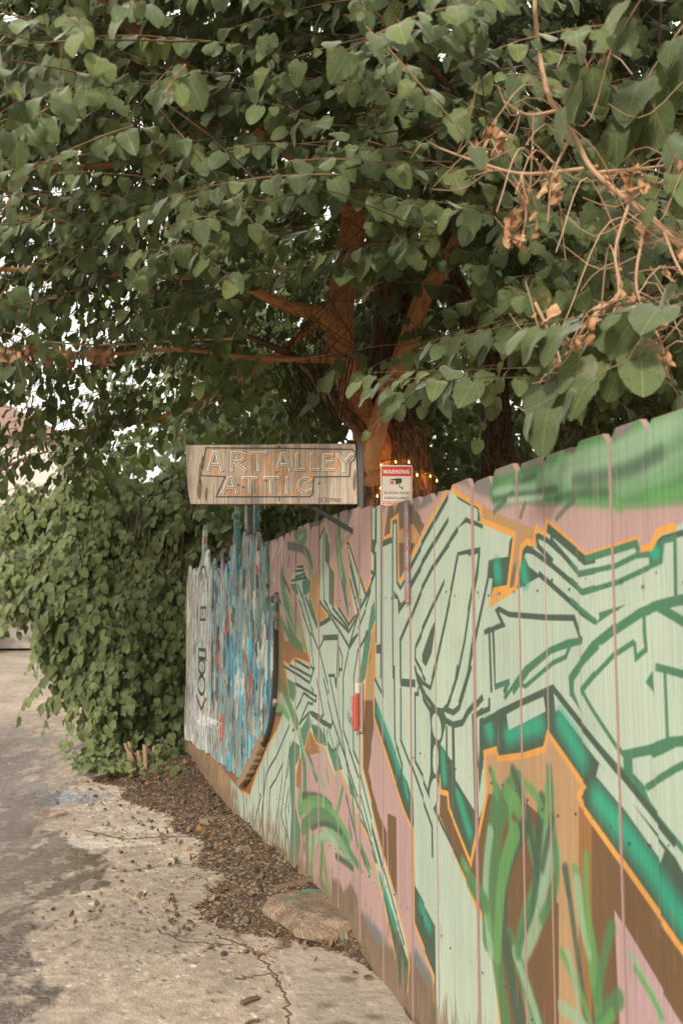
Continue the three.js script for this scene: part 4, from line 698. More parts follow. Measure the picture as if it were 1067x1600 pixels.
// ---------- foliage ----------
function leafGeo(kind, seed) {   // length 1 along +y, upper face +z
  const r = RNG(seed), rows = 10, pos = [], uv = [], idx = [], curl = 0.1 + r() * 0.4, fold = 0.08 + r() * 0.24, tw = (r() - 0.5) * 0.4, fat = 0.82 + r() * 0.34;
  for (let i = 0; i <= rows; i++) {
    const t = i / rows; let w = 0.43 * Math.pow(Math.sin(Math.PI * Math.pow(t * 0.93 + 0.07, 0.8)), 0.62) * (1 + 0.12 * (1 - t)) * fat; if (i === rows) w = 0.004; w *= i % 2 ? 1.02 : 0.98;
    let wl = w, wr = w; if (kind === 1) { wl *= [1, 1.05, 1, 0.85, 0.45, 0.8, 1.05, 1.05, 1, 0.95, 1][i]; wr *= [1, 1.05, 1.05, 1, 0.9, 0.5, 0.85, 1.05, 1, 0.95, 1][i]; }
    const zc = 0.05 - curl * t * t, back = t < 0.3 ? -(0.3 - t) * 0.28 : 0.03;
    for (const [sx, ww] of [[-1, wl], [-0.5, wl], [0, 0], [0.5, wr], [1, wr]]) { const q = Math.abs(sx); pos.push(Math.sign(sx) * ww * q, t + back * q * q, zc + fold * ww * q * (1 + 0.6 * Math.sin(t * 7 + seed)) + tw * sx * ww * t - 0.1 * q * q * ww); uv.push(0.5 + sx * ww, t * 0.96 + 0.02); }
    if (i < rows) for (let k = 0; k < 4; k++) { const a = i * 5 + k, b = a + 5; idx.push(a, a + 1, b, b, a + 1, b + 1); }
  }
  const n0 = pos.length / 3; for (const [y, z, q] of [[-0.42, 0.12, 0.012], [-0.2, 0.03, 0.011], [0.02, 0.045, 0.01]]) { for (let k = 0; k < 3; k++) { pos.push(Math.cos(k * 2.09) * q, y, z + Math.sin(k * 2.09) * q); uv.push(0.5, 0.3); } }
  for (let i = 0; i < 2; i++) for (let k = 0; k < 3; k++) { const a = n0 + i * 3 + k, b = n0 + i * 3 + (k + 1) % 3; idx.push(a, b, a + 3, b, b + 3, a + 3); }
  const g = new THREE.BufferGeometry(); g.setAttribute('position', new THREE.Float32BufferAttribute(pos, 3)); g.setAttribute('uv', new THREE.Float32BufferAttribute(uv, 2)); g.setIndex(idx); g.computeVertexNormals(); return g;
}
const leafShapes = [leafGeo(0, 2), leafGeo(0, 5), leafGeo(1, 9), leafGeo(0, 14), leafGeo(0, 23), leafGeo(0, 36)];
const veinTex = (() => { const N = 256, m = grid(N, N, (u, v) => { let d = Math.abs(u - 0.5) < 0.012 ? 1 : 0; for (let k = 0; k < 6; k++) { const y0 = 0.06 + k * 0.14, e = Math.abs(v - (y0 + Math.abs(u - 0.5) * 0.85)); if (e < 0.008) d = Math.max(d, 0.8 * (1 - e / 0.008)); } const n = tnoise(u, v, 9, 9, 4) * 0.5 + tnoise(u, v, 40, 40, 5) * 0.5, spot = tnoise(u, v, 16, 16, 7) > 0.88 ? 0.82 : 1; const b = (160 + n * 40) * spot + d * 58; return [b, b + (d ? 0 : 4), b - 8 + d * 6]; }); return tex(m, N, N, true); })();
const leafMat = (c, thru = 0.46) => new THREE.MeshPhysicalMaterial({ color: c, map: veinTex, roughness: 0.92, transmission: thru, thickness: 0, clearcoat: 0.3, clearcoatRoughness: 0.36, side: THREE.DoubleSide });
// leaves are gathered as {p, tip, nor, size, shape, tint}; the 300 that show largest become single leaves, the rest one mass
const eye = camera.position, frustum = new THREE.Frustum(); camera.updateMatrixWorld(); camera.updateProjectionMatrix(); frustum.setFromProjectionMatrix(new THREE.Matrix4().multiplyMatrices(camera.projectionMatrix, camera.matrixWorldInverse));
function placeLeaves(list, parent, mats, most = 300) {
  const M = new THREE.Matrix4(), X = V(0, 0, 0), Y = V(0, 0, 0), Z = V(0, 0, 0);
  const matrix = (l) => { Y.copy(l.tip).normalize(); Z.copy(l.nor).addScaledVector(Y, -l.nor.dot(Y)).normalize(); X.crossVectors(Y, Z); M.makeBasis(X, Y, Z).scale(V(l.size, l.size, l.size)).setPosition(l.p.x - parent.position.x, l.p.y - parent.position.y, l.p.z - parent.position.z); return M; };
  for (const l of list) l.rank = frustum.containsPoint(l.p) ? l.size / l.p.distanceTo(eye) : 0;
  list.sort((a, b) => b.rank - a.rank);
  list.forEach((l, i) => { if (i < most && l.rank > 0) { const m = new THREE.Mesh(leafShapes[l.shape], mats[l.tint]); m.name = 'leaf'; m.castShadow = m.receiveShadow = true; matrix(l).decompose(m.position, m.quaternion, m.scale); parent.add(m); l.done = true; } });
  const rest = list.filter((l) => !l.done); let n = 0;
  for (let s = 0; s < leafShapes.length; s++) for (let t = 0; t < mats.length; t++) { const sub = rest.filter((l) => l.shape === s && l.tint === t); if (!sub.length) continue; const im = new THREE.InstancedMesh(leafShapes[s], mats[t], sub.length); sub.forEach((l, i) => im.setMatrixAt(i, matrix(l))); im.name = 'foliage'; im.userData.kind = 'stuff'; im.castShadow = im.receiveShadow = true; parent.add(im); n += sub.length; }
  return n;
}
// a leafy twig: returns leaves; pushes its stem into stems
function twig(p, dir, len, leafSize, out, stems, r, outward, tints, spacing = 0.06, droop = 0.5) {
  const d = dir.clone().normalize(), pts = [], n = 4, q = p.clone(), nodes = [];
  for (let i = 0; i <= n; i++) { pts.push([q.x, q.y, q.z, mix(0.0042, 0.0014, i / n)]); nodes.push(q.clone()); d.y -= droop * 0.12; d.x += (r() - 0.5) * 0.22; d.z += (r() - 0.5) * 0.22; d.normalize(); q.addScaledVector(d, len / n); }
  stems.push(pts);
  const cnt = Math.max(3, Math.round(len / spacing)), side = V(0, 0, 0).crossVectors(d, V(0, 1, 0)).normalize();
  for (let i = 0; i < cnt; i++) {
    const t = (i + 0.6) / cnt, f = t * n, k = Math.min(n - 1, Math.floor(f)), pos = nodes[k].clone().lerp(nodes[k + 1], f - k), sgn = i % 2 ? 1 : -1, size = leafSize * (0.45 + r() * 0.85) * (1 - 0.25 * t);
    const tip = d.clone().multiplyScalar(0.35 + t * 0.5).addScaledVector(side, sgn * (0.75 - t * 0.4)).add(V((r() - 0.5) * 0.8, -0.25 - r() * 0.75, (r() - 0.5) * 0.8)).normalize();
    const nor = V((r() - 0.5) * 1.1, 0.45 + r() * 0.6, (r() - 0.5) * 1.1).addScaledVector(outward, 0.35 + r() * 0.6);
    out.push({ p: pos.addScaledVector(tip, size * 0.35), tip, nor, size, shape: r() < 0.13 ? 2 : [0, 1, 3, 4, 5][(r() * 5) | 0], tint: tints[(r() * tints.length) | 0] });
  }
}
function stemMesh(stems, mat, parent, name = 'twigs') {   // thin stems joined: too many and too fine to pick apart
  const pos = [], nor = [], idx = [], ox = parent.position;
  for (const s of stems) { const b = pos.length / 3; s.forEach(([x, y, z, q], i) => { for (let k = 0; k < 3; k++) { const cx = Math.cos(k * 2.09), cz = Math.sin(k * 2.09); pos.push(x - ox.x + cx * q, y - ox.y + cz * q * 0.5, z - ox.z + cz * q); nor.push(cx, cz * 0.5, cz); } if (i < s.length - 1) for (let k = 0; k < 3; k++) { const a = b + i * 3 + k, c = b + i * 3 + (k + 1) % 3; idx.push(a, c, a + 3, c, c + 3, a + 3); } }); }
  const g = new THREE.BufferGeometry(); g.setAttribute('position', new THREE.Float32BufferAttribute(pos, 3)); g.setAttribute('normal', new THREE.Float32BufferAttribute(nor, 3)); g.setIndex(idx); const m = part(name, g, mat, parent); m.userData.kind = 'stuff'; return m;
}
const barkTex = (dark, light, k) => tex(grid(256, 512, (u, v) => { const w = tnoise(u, v, 6, 5, k + 9) * 0.06, a = tnoise(u + w, v, 14, 6, k), b = tnoise(u + w, v, 34, 16, k + 1), c = tnoise(u, v, 120, 90, k + 2), f = clamp((1 - Math.abs(2 * a - 1)) * 0.7 + b * 0.35 + (c - 0.5) * 0.3 - 0.1); return dark.map((q, i) => mix(q, light[i], f)); }), 256, 512, true);
const barkBump = tex(grid(256, 512, (u, v) => { const w = tnoise(u, v, 6, 5, 19) * 0.06, a = tnoise(u + w, v, 14, 6, 10), b = tnoise(u + w, v, 34, 16, 11); return clamp((1 - Math.abs(2 * a - 1)) * 0.7 + b * 0.35 - 0.05) * 255; }), 256, 512);
const barkMat = (d, l, k, bs) => { const m = barkTex(d, l, k), b = barkBump.clone(); for (const t of [m, b]) { t.repeat.set(3.3, 1.6); t.needsUpdate = true; } return new THREE.MeshStandardMaterial({ map: m, bumpMap: b, bumpScale: bs, roughness: 0.92 }); };
const oldBark = barkMat([74, 54, 40], [160, 124, 94], 10, 0.022), limbBark = barkMat([156, 106, 68], [208, 150, 102], 30, 0.006), darkBark = barkMat([58, 45, 36], [126, 100, 80], 50, 0.02), twigMat = std(rgb(0.26, 0.15, 0.08), 0.85);
const rel = (P, o) => P.map(([x, y, z, q]) => [x - o.x, y - o.y, z - o.z, q]);
const crownMats = [leafMat(rgb(0.18, 0.25, 0.066)), leafMat(rgb(0.23, 0.3, 0.075)), leafMat(rgb(0.15, 0.215, 0.066)), leafMat(rgb(0.3, 0.36, 0.085)), leafMat(rgb(0.44, 0.4, 0.09))];
const LT = [0, 0, 1, 1, 2, 3];   // every mulberry leaf draws from the same greens
function tree(name, label, base, trunkMat, trunk, limbs) { const T = thing(name, label, 'tree', base, 0, undefined); part('trunk', tube(rel(trunk, T.position), 28, 0.05, 0.14, base[0] * 7), trunkMat, T); for (const [P, m] of limbs) part('limb', tube(rel(P, T.position), P[0][3] > 0.05 ? 16 : 9, 0.08, P[0][3] > 0.04 ? 0.1 : 0.05, P[0][0] * 5), m, T); return T; }
const gy = (x, z) => groundY(x, z);
const T1 = tree('mulberry_tree', 'big mulberry tree with orange brown limbs rising behind the two signs', [0.42, gy(0, -6.6), -6.6], oldBark,
  [[0.44, -0.05, -6.6, 0.36], [0.42, 0.3, -6.6, 0.3], [0.4, 1.2, -6.6, 0.27], [0.39, 2.23, -6.6, 0.255], [0.38, 2.48, -6.55, 0.235], [0.34, 2.7, -6.52, 0.215], [0.3, 2.92, -6.5, 0.185], [0.28, 3.1, -6.52, 0.14], [0.27, 3.25, -6.55, 0.1]],
  [[[[0.24, 2.45, -6.38, 0.11], [0.21, 2.66, -6.33, 0.105], [0.11, 2.86, -6.28, 0.092], [0.05, 3.05, -6.2, 0.088], [-0.02, 3.31, -6.1, 0.09], [0.03, 3.76, -6.2, 0.086], [0.08, 4.06, -6.2, 0.085], [0.17, 4.41, -6.2, 0.076], [0.28, 4.8, -6.2, 0.06], [0.44, 5.21, -6, 0.042], [0.55, 5.68, -5.8, 0.03]], limbBark],
   [[[0, 3.27, -6.1, 0.067], [-0.11, 3.38, -6, 0.058], [-0.32, 3.38, -5.8, 0.036], [-0.63, 3.43, -5.5, 0.022], [-0.98, 3.36, -5.2, 0.016], [-1.44, 3.31, -5, 0.014], [-1.93, 3.29, -4.9, 0.01]], limbBark],
   [[[0.19, 2.4, -6.3, 0.07], [0.18, 2.51, -6.2, 0.064], [0.23, 2.72, -6.1, 0.06], [0.31, 2.96, -6, 0.057], [0.41, 3.22, -5.95, 0.057], [0.49, 3.45, -5.9, 0.056], [0.61, 3.63, -5.85, 0.053], [0.73, 3.83, -5.8, 0.048], [0.89, 4.05, -5.6, 0.04], [1.06, 4.25, -5.3, 0.029], [1.25, 4.48, -5, 0.021], [1.41, 4.82, -4.8, 0.015]], limbBark],
   [[[0.32, 2.92, -6.6, 0.127], [0.29, 3.3, -6.7, 0.099], [0.33, 3.75, -6.8, 0.096], [0.33, 4.17, -6.8, 0.092], [0.39, 4.59, -6.9, 0.084], [0.5, 5.08, -6.9, 0.067], [0.54, 5.61, -6.8, 0.048]], oldBark],
   [[[0.34, 3.33, -6.8, 0.066], [0.42, 3.73, -6.9, 0.058], [0.5, 4.2, -7, 0.054], [0.55, 4.63, -7, 0.045], [0.74, 5.13, -7, 0.034]], oldBark],
   [[[0.2, 2.62, -6.4, 0.07], [0.17, 2.69, -6.3, 0.055], [0.05, 2.78, -6.2, 0.044], [-0.07, 2.88, -6.1, 0.039], [-0.16, 3, -6, 0.036], [-0.25, 3.07, -5.9, 0.026], [-0.49, 3.12, -5.6, 0.016], [-0.73, 3.14, -5.4, 0.01]], oldBark],
   [[[0.09, 4.12, -6.2, 0.06], [-0.24, 4.2, -5.6, 0.045], [-0.54, 4.16, -5, 0.034], [-0.79, 4.17, -4.5, 0.032], [-0.96, 4.17, -4.2, 0.028], [-1.11, 4.24, -4, 0.02]], limbBark],
   [[[0.05, 3.14, -6.1, 0.031], [-0.49, 3.01, -5.6, 0.014], [-0.87, 2.95, -5.2, 0.01], [-1.26, 2.87, -5, 0.008], [-1.66, 2.89, -4.9, 0.006]], limbBark],
   [[[-0.1, 3.38, -6, 0.03], [-0.6, 3.0, -6.0, 0.016], [-1.2, 2.8, -6.3, 0.012], [-2.0, 2.75, -6.6, 0.008]], limbBark], [[[-0.54, 4.16, -5, 0.022], [-1.1, 3.75, -4.7, 0.016], [-1.6, 3.55, -4.3, 0.012], [-2.1, 3.4, -4.1, 0.008]], limbBark]]);
const T2 = tree('mulberry_tree', 'grey brown tree trunk bent near its fork, behind the mural fence', [1.22, gy(0, -7.6), -7.6], oldBark,
  [[1.22, -0.02, -7.6, 0.17], [1.21, 1.2, -7.6, 0.145], [1.21, 2.34, -7.6, 0.137], [1.21, 2.69, -7.6, 0.13], [1.2, 2.94, -7.6, 0.116], [1.19, 3.24, -7.6, 0.106], [1.18, 3.55, -7.6, 0.107], [1.11, 3.7, -7.6, 0.112], [0.93, 3.98, -7.5, 0.104], [0.82, 4.2, -7.4, 0.086], [0.84, 4.57, -7.3, 0.07], [0.9, 5.03, -7.2, 0.056], [1.08, 5.63, -7, 0.036]],
  [[[[1.17, 3.52, -7.6, 0.073], [1.3, 3.89, -7.7, 0.064], [1.52, 4.31, -7.7, 0.054], [1.66, 4.8, -7.6, 0.042], [1.86, 5.39, -7.5, 0.029]], darkBark], [[[0.84, 4.5, -7.3, 0.05], [1.1, 4.4, -6.3, 0.03], [1.2, 4.2, -5.2, 0.02], [1.1, 3.9, -4.2, 0.014], [1.0, 3.6, -3.4, 0.009]], limbBark], [[[1.1, 4.4, -6.3, 0.024], [0.7, 4.3, -5.2, 0.016], [0.4, 4.1, -4.4, 0.011], [0.1, 4.0, -3.8, 0.007]], limbBark]]);
const T3 = tree('mulberry_tree', 'slender dark tree trunk behind the high green end of the mural fence', [1.84, gy(0, -7.2), -7.2], darkBark,
  [[1.84, -0.02, -7.2, 0.12], [1.83, 1.4, -7.2, 0.1], [1.83, 2.48, -7.2, 0.093], [1.86, 2.96, -7.2, 0.088], [1.88, 3.44, -7.2, 0.083], [1.87, 3.88, -7.2, 0.079], [1.85, 4.32, -7.2, 0.069], [1.89, 4.78, -7.1, 0.059], [1.97, 5.33, -7, 0.04]],
  [[[[1.87, 3.9, -7.2, 0.05], [2.1, 4.1, -6.4, 0.034], [2.0, 4.0, -5.4, 0.024], [1.7, 3.7, -4.4, 0.016], [1.45, 3.3, -3.4, 0.01]], darkBark], [[[2.05, 4.05, -5.9, 0.02], [1.7, 3.4, -5.0, 0.014], [1.3, 2.9, -4.0, 0.01], [0.95, 2.5, -3.2, 0.006]], limbBark]]);
const T4 = tree('mulberry_tree', 'dim forked tree trunk deep in the shade beyond the slender dark one', [2.15, gy(0, -8.6), -8.6], darkBark,
  [[2.15, -0.02, -8.6, 0.15], [2.1, 1.4, -8.5, 0.13], [1.94, 2.65, -8.4, 0.119], [1.93, 3.26, -8.4, 0.108], [1.97, 3.76, -8.4, 0.097], [2.1, 4.56, -8.4, 0.081], [2.2, 5.4, -8.4, 0.06]], [[[[1.95, 3.3, -8.4, 0.06], [2.3, 3.8, -8.3, 0.045], [2.7, 4.4, -8.2, 0.03]], darkBark]]);
{ // crowns: leafy twigs filling a slab of air over the alley and the yard behind the fence
  const r = RNG(101), sets = [T1, T2, T3, T4].map((T) => ({ T, leaves: [], stems: [] })), c = V(0.5, 5, -7);
  const fenceX = (z) => BEND[0] + (z - BEND[1]) * 0.268;
  const low = (x, z) => { const D = -z; let y = 2.62 + (noise2(x * 0.9, z * 0.9, 3) - 0.5) * 0.5; if (D < 4) y += (4 - D) * 0.32; if (D < 5 && x > -1.3 && x < 0.5) y = Math.max(y, 2.95); if (x > fenceX(z) + 0.7 && D > 7) y -= clamp((D - 7.2) * 0.5) * 0.8; return y; };
  let n = 0; for (let i = 0; i < 90000 && n < 6600; i++) {
    const x = mix(-4.6, 4.6, r()), z = -mix(2.5, 11.5, r()), h = Math.pow(r(), 1.25) * 2.7, y = low(x, z) + h, D = -z;
    if (x > 0.9 + D * 0.5 || x < -0.55 - D * 0.39) continue; if (D < 3.6 && r() < 0.5) continue; if (D < 4.8 && r() < 0.34) continue;
    if (fbm(x * 1.05 + 5, z * 1.05 + y * 0.9, 61, 3) < 0.42 - h * 0.03) continue;
    if (x < -0.9 && D > 7.0) continue; if (x < -1.2 && D > 4 && y < 3.3 && r() < 0.4) continue; if (D > 7.8 && (y > 4.4 || r() < 0.72)) continue;
    if (D < 6.6 && Math.abs(x - 0.03 * D) < 0.115 * D && y - 1.5 < 0.44 * D && r() < 0.965) continue; if (D < 7.5 && D > 3.4 && Math.abs(x - 0.158 * D) < 0.06 * D && y - 1.5 < 0.3 * D && r() < 0.97) continue;   // the fork stands open
    const p = V(x, y, z), out = p.clone().sub(c); out.y *= 0.4; out.normalize();
    const k = x > 1.5 ? (D > 8 ? 3 : 2) : x > 0.75 ? 1 : 0, S = sets[k], dir = V(out.x * 0.7 + (r() - 0.5) * 1.3, 0.05 - r() * 0.55, out.z * 0.7 + (r() - 0.5) * 1.3);
    twig(p, dir, 0.3 + r() * 0.5, 0.08, S.leaves, S.stems, r, out, r() < 0.03 ? [1, 4] : LT); n++;
  }
  for (let i = 0; i < 1000; i++) { const x = mix(-3.2, 4.2, r()), z = -mix(3.2, 7.2, r()), y = 5 + r() * 1.4 - (z > -4.5 ? 0.6 : 0); if (x < -0.5 + z * 0.36) continue; const out = V(x - 0.5, 2, z + 7).normalize(); twig(V(x, y, z), V(r() - 0.5, -0.2, r() - 0.5), 0.6, 0.15, sets[x > 1.5 ? 2 : x > 0.75 ? 1 : 0].leaves, sets[0].stems, r, out, LT, 0.07); }
  // sprays that hang close before the fence and the signs
  for (const [p, d, len, ls, k] of [[[0.86, 2.3, -2.45], [-1, -0.1, -0.1], 0.42, 0.12, 2], [[0.8, 2.2, -2.5], [-0.8, -0.35, 0], 0.36, 0.12, 2], [[0.75, 2.34, -2.6], [-0.5, -0.5, 0.1], 0.3, 0.11, 2], [[0.62, 2.3, -3.2], [-1, 0.02, -0.1], 0.58, 0.1, 1], [[0.5, 2.36, -3.4], [-1, -0.05, -0.2], 0.4, 0.1, 1], [[0.75, 2.55, -3.3], [-1, -0.2, -0.1], 0.5, 0.1, 1], [[0.2, 2.95, -3.9], [-1, -0.05, 0], 0.7, 0.1, 0], [[-0.1, 3.0, -3.7], [-1, -0.1, 0.1], 0.6, 0.1, 0], [[-0.3, 3.05, -3.6], [-1, 0, 0.1], 0.5, 0.11, 0], [[0.35, 3.0, -3.8], [-0.9, -0.1, 0], 0.5, 0.1, 0], [[0.95, 3.15, -2.6], [-0.4, -0.6, 0], 0.4, 0.13, 2], [[0.8, 3.2, -2.5], [-0.4, -0.6, 0], 0.4, 0.13, 2], [[1.0, 2.95, -2.5], [-0.3, -0.7, 0], 0.4, 0.12, 2], [[0.0, 3.05, -5.6], [-0.3, -0.6, 0.3], 0.4, 0.13, 0], [[1.05, 2.6, -3.3], [-0.7, -0.4, 0], 0.5, 0.11, 2]])
    for (let q = 0; q < 2; q++) twig(V(p[0] + q * 0.05, p[1] + q * 0.05, p[2] - q * 0.06), V(...d), len, ls, sets[k].leaves, sets[k].stems, r, V(-0.4, 0.3, 0.8), LT, 0.062, 0.15);
  // bare straight shoots
  for (let i = 0; i < 150; i++) { const x = mix(-2.6, 1.6, r()), z = -mix(3, 6.4, r()), y = 2.7 + r() * 1.3, a = r() * 6.28, l = 0.3 + r() * 0.7, e = (r() - 0.35) * 0.8, q = 0.0025 + r() * 0.003; sets[0].stems.push([[x, y, z, q], [x + Math.cos(a) * l * 0.5, y + e * l * 0.5 + 0.02, z + Math.sin(a) * l * 0.5, q * 0.8], [x + Math.cos(a) * l, y + e * l, z + Math.sin(a) * l, q * 0.5]]); }
  for (let i = 0; i < 26; i++) { const a = [0.06 - r() * 0.35, 2.68 + r() * 0.15, -6.1 + r() * 0.3]; sets[0].stems.push([[...a, 0.005], [a[0] + (r() - 0.6) * 0.35, a[1] + 0.35, a[2] + 0.1, 0.004], [a[0] + (r() - 0.6) * 0.7, a[1] + 0.5 + r() * 0.3, a[2] + 0.15, 0.002]]); }
  for (const S of sets) { placeLeaves(S.leaves, S.T, crownMats); stemMesh(S.stems, twigMat, S.T); }
}
// trees of the yard farther back
for (const [x, z, h, R, n, label] of [[0.3, -12.4, 6.2, 3.0, 1250, 'bright leafy tree in the yard seen behind the mulberry trunk'], [4.2, -13, 6.2, 3.3, 1150, 'bright leafy tree in the yard beyond the high end of the fence'], [-1.4, -16, 5.8, 2.6, 800, 'sunlit yellow green tree standing beyond the hanging vine'], [7.4, -11, 5.2, 2.8, 420, 'round leafy tree at the far side of the yard'], [-7.8, -20, 3.3, 2.0, 420, 'low leafy tree at the far end of the alley before the pale house']]) {
  const T = thing('yard_tree', label, 'tree', [x, gy(x, z), z]), r = RNG((x * 100) | 0), L = [], S = [];
  part('trunk', tube([[0, -0.05, 0, 0.17], [0.05, 1.2, 0, 0.14], [-0.05, 2.4, 0.05, 0.12], [0.1, h, 0, 0.07]], 12, 0.12, 0.12, x), darkBark, T);
  for (let i = 0; i < 5; i++) { const a = i * 1.3 + r(); part('limb', tube([[0, 1.7 + i * 0.3, 0, 0.06], [Math.cos(a) * 0.8, 2.5 + i * 0.3, Math.sin(a) * 0.8, 0.04], [Math.cos(a) * 1.8, 3 + i * 0.3, Math.sin(a) * 1.8, 0.02]], 7, 0.2), darkBark, T); }
  for (let i = 0; i < n; i++) { const a = r() * 6.28, q = Math.sqrt(r()), e = r() * 2 - 1, out = V(Math.cos(a) * q, e * 0.9, Math.sin(a) * q).normalize(), p = V(x, gy(x, z) + h * 0.68, z).add(V(out.x * R * (0.55 + 0.45 * r()), out.y * (h * 0.64) * (0.6 + 0.4 * r()), out.z * R * (0.55 + 0.45 * r()))); if (p.y < 1 || noise2(p.x * 1.1, p.y * 1.1 + p.z, 5) < 0.3) continue; twig(p, V(out.x + r() - 0.5, -0.2, out.z + r() - 0.5), 0.5 + r() * 0.4, 0.14, L, S, r, out, LT, 0.06); }
  placeLeaves(L, T, crownMats, 0); stemMesh(S, twigMat, T);
}
// ---------- dead branch with curled leaves ----------
{
  const G = thing('dead_branch', 'dead orange brown branch with curled dry leaves hanging above the fence', 'branch', [0.53, 3.24, -2.6]), mat = std(rgb(0.46, 0.29, 0.18), 0.85), r = RNG(55);
  const main = [[0.53, 3.4, -2.55, 0.007], [0.54, 3.15, -2.6, 0.0065], [0.575, 2.94, -2.61, 0.0062], [0.635, 2.83, -2.6, 0.0068], [0.68, 2.735, -2.6, 0.0066], [0.755, 2.66, -2.6, 0.0072], [0.83, 2.6, -2.6, 0.0078], [0.92, 2.51, -2.6, 0.009], [1.05, 2.42, -2.58, 0.01], [1.3, 2.3, -2.5, 0.012]];
  part('stem', tube(main, 8, 0.02, 0.3, 2), mat, G).position.set(-0.53, -3.24, 2.6);
  const side = [[[0.66, 2.73, -2.6], [0.5, 2.74, -2.65], [0.38, 2.8, -2.7], [0.27, 2.87, -2.75]], [[0.6, 2.9, -2.6], [0.5, 2.86, -2.55], [0.43, 2.87, -2.5]], [[0.6, 2.87, -2.6], [0.66, 2.93, -2.55], [0.69, 2.99, -2.5]], [[0.75, 2.66, -2.6], [0.9, 2.68, -2.55], [1.1, 2.7, -2.5]], [[0.78, 2.63, -2.6], [0.74, 2.5, -2.6], [0.75, 2.38, -2.62], [0.7, 2.26, -2.62]], [[0.83, 2.6, -2.6], [0.8, 2.4, -2.62], [0.86, 2.25, -2.62], [0.87, 2.15, -2.6]], [[0.7, 2.72, -2.6], [0.82, 2.74, -2.62], [0.98, 2.78, -2.66]], [[0.9, 2.53, -2.6], [1.0, 2.55, -2.66], [1.12, 2.6, -2.7]], [[0.75, 2.38, -2.62], [0.66, 2.3, -2.6], [0.62, 2.22, -2.6]], [[0.63, 2.83, -2.6], [0.58, 2.72, -2.62], [0.57, 2.6, -2.65]], [[0.5, 2.74, -2.65], [0.52, 2.64, -2.7], [0.5, 2.55, -2.7]], [[0.38, 2.8, -2.7], [0.42, 2.88, -2.75], [0.45, 2.95, -2.75]], [[0.87, 2.56, -2.6], [0.9, 2.42, -2.55], [0.97, 2.3, -2.5]], [[0.56, 2.42, -2.8], [0.62, 2.28, -2.8], [0.64, 2.16, -2.8]]];
  for (const s of side) part('side_twig', tube(s.map((p, i) => [p[0] - 0.53, p[1] - 3.24, p[2] + 2.6, mix(0.0052, 0.002, i / (s.length - 1))]), 6, 0.02, 0.25, s[0][0] * 50), mat, G);
  for (let i = 0; i < 120; i++) { const s = side[(r() * side.length) | 0], k = (r() * (s.length - 1)) | 0, t = r(), p = s[k].map((v, q) => mix(v, s[k + 1][q], t)), a = r() * 6.3, l = 0.08 + r() * r() * 0.32; part('side_twig', tube([[p[0] - 0.53, p[1] - 3.24, p[2] + 2.6, 0.0022], [p[0] - 0.53 + Math.cos(a) * l * 0.5, p[1] - 3.24 + (r() - 0.5) * l, p[2] + 2.6 + Math.sin(a) * l * 0.5, 0.0018], [p[0] - 0.53 + Math.cos(a) * l, p[1] - 3.24 + (r() - 0.6) * l * 1.4, p[2] + 2.6 + Math.sin(a) * l, 0.0012]], 4, 0.05), mat, G); }
  const mats = [std(rgb(0.38, 0.2, 0.1), 0.9, { side: THREE.DoubleSide }), std(rgb(0.3, 0.15, 0.075), 0.9, { side: THREE.DoubleSide }), std(rgb(0.45, 0.27, 0.15), 0.9, { side: THREE.DoubleSide })];
  const curled = [0, 1, 2].map((k) => { const g = leafGeo(0, 30 + k), p = g.attributes.position; for (let i = 0; i < p.count; i++) { const x = p.getX(i), a = x * (2.6 + k) + 0.3, y = p.getY(i), w = 1 + 0.35 * Math.sin(y * 11 + k * 2 + x * 6); p.setX(i, Math.sin(a) * 0.26 * w); p.setZ(i, p.getZ(i) + (1 - Math.cos(a)) * 0.24 + Math.sin(y * 9 + k + x * 5) * 0.1); } g.computeVertexNormals(); return g; });
  for (let i = 0; i < 84; i++) { const s = side[3 + ((r() * (side.length - 3)) | 0)], k = (r() * (s.length - 1)) | 0, t = r(), p = s[k].map((v, q) => mix(v, s[k + 1][q], t)); const m = part('dry_leaf', curled[i % 3], mats[(r() * 3) | 0], G); m.position.set(p[0] - 0.53 + (r() - 0.5) * 0.07, p[1] - 3.24 + (r() - 0.5) * 0.05, p[2] + 2.6 + (r() - 0.5) * 0.09); m.rotation.set(3.14 + (r() - 0.5) * 1.2, r() * 6.3, (r() - 0.5) * 1.2); m.scale.setScalar(0.02 + r() * 0.042); }
  // a garland of dry leaves on the long thin limb
  const H = thing('dry_twig', 'thin dead twig with a row of dangling brown leaves beneath the mulberry canopy', 'twig', [-1.26, 2.87, -4.8]); part('stem', tube([[-0.42, 0.06, 0, 0.003], [-0.2, 0.01, 0, 0.0045], [0.1, -0.01, 0, 0.005], [0.45, 0.03, -0.05, 0.006], [0.7, 0.08, -0.2, 0.006]], 5, 0.08), mat, H);
  for (let i = 0; i < 26; i++) { const m = part('dry_leaf', curled[i % 3], mats[(r() * 3) | 0], H); m.position.set(-0.4 + r() * 0.55, -0.02 - r() * 0.03, (r() - 0.5) * 0.06); m.rotation.set(3.14 + (r() - 0.5) * 0.8, r() * 6.3, (r() - 0.5) * 0.5); m.scale.setScalar(0.05 + r() * 0.05); }
}
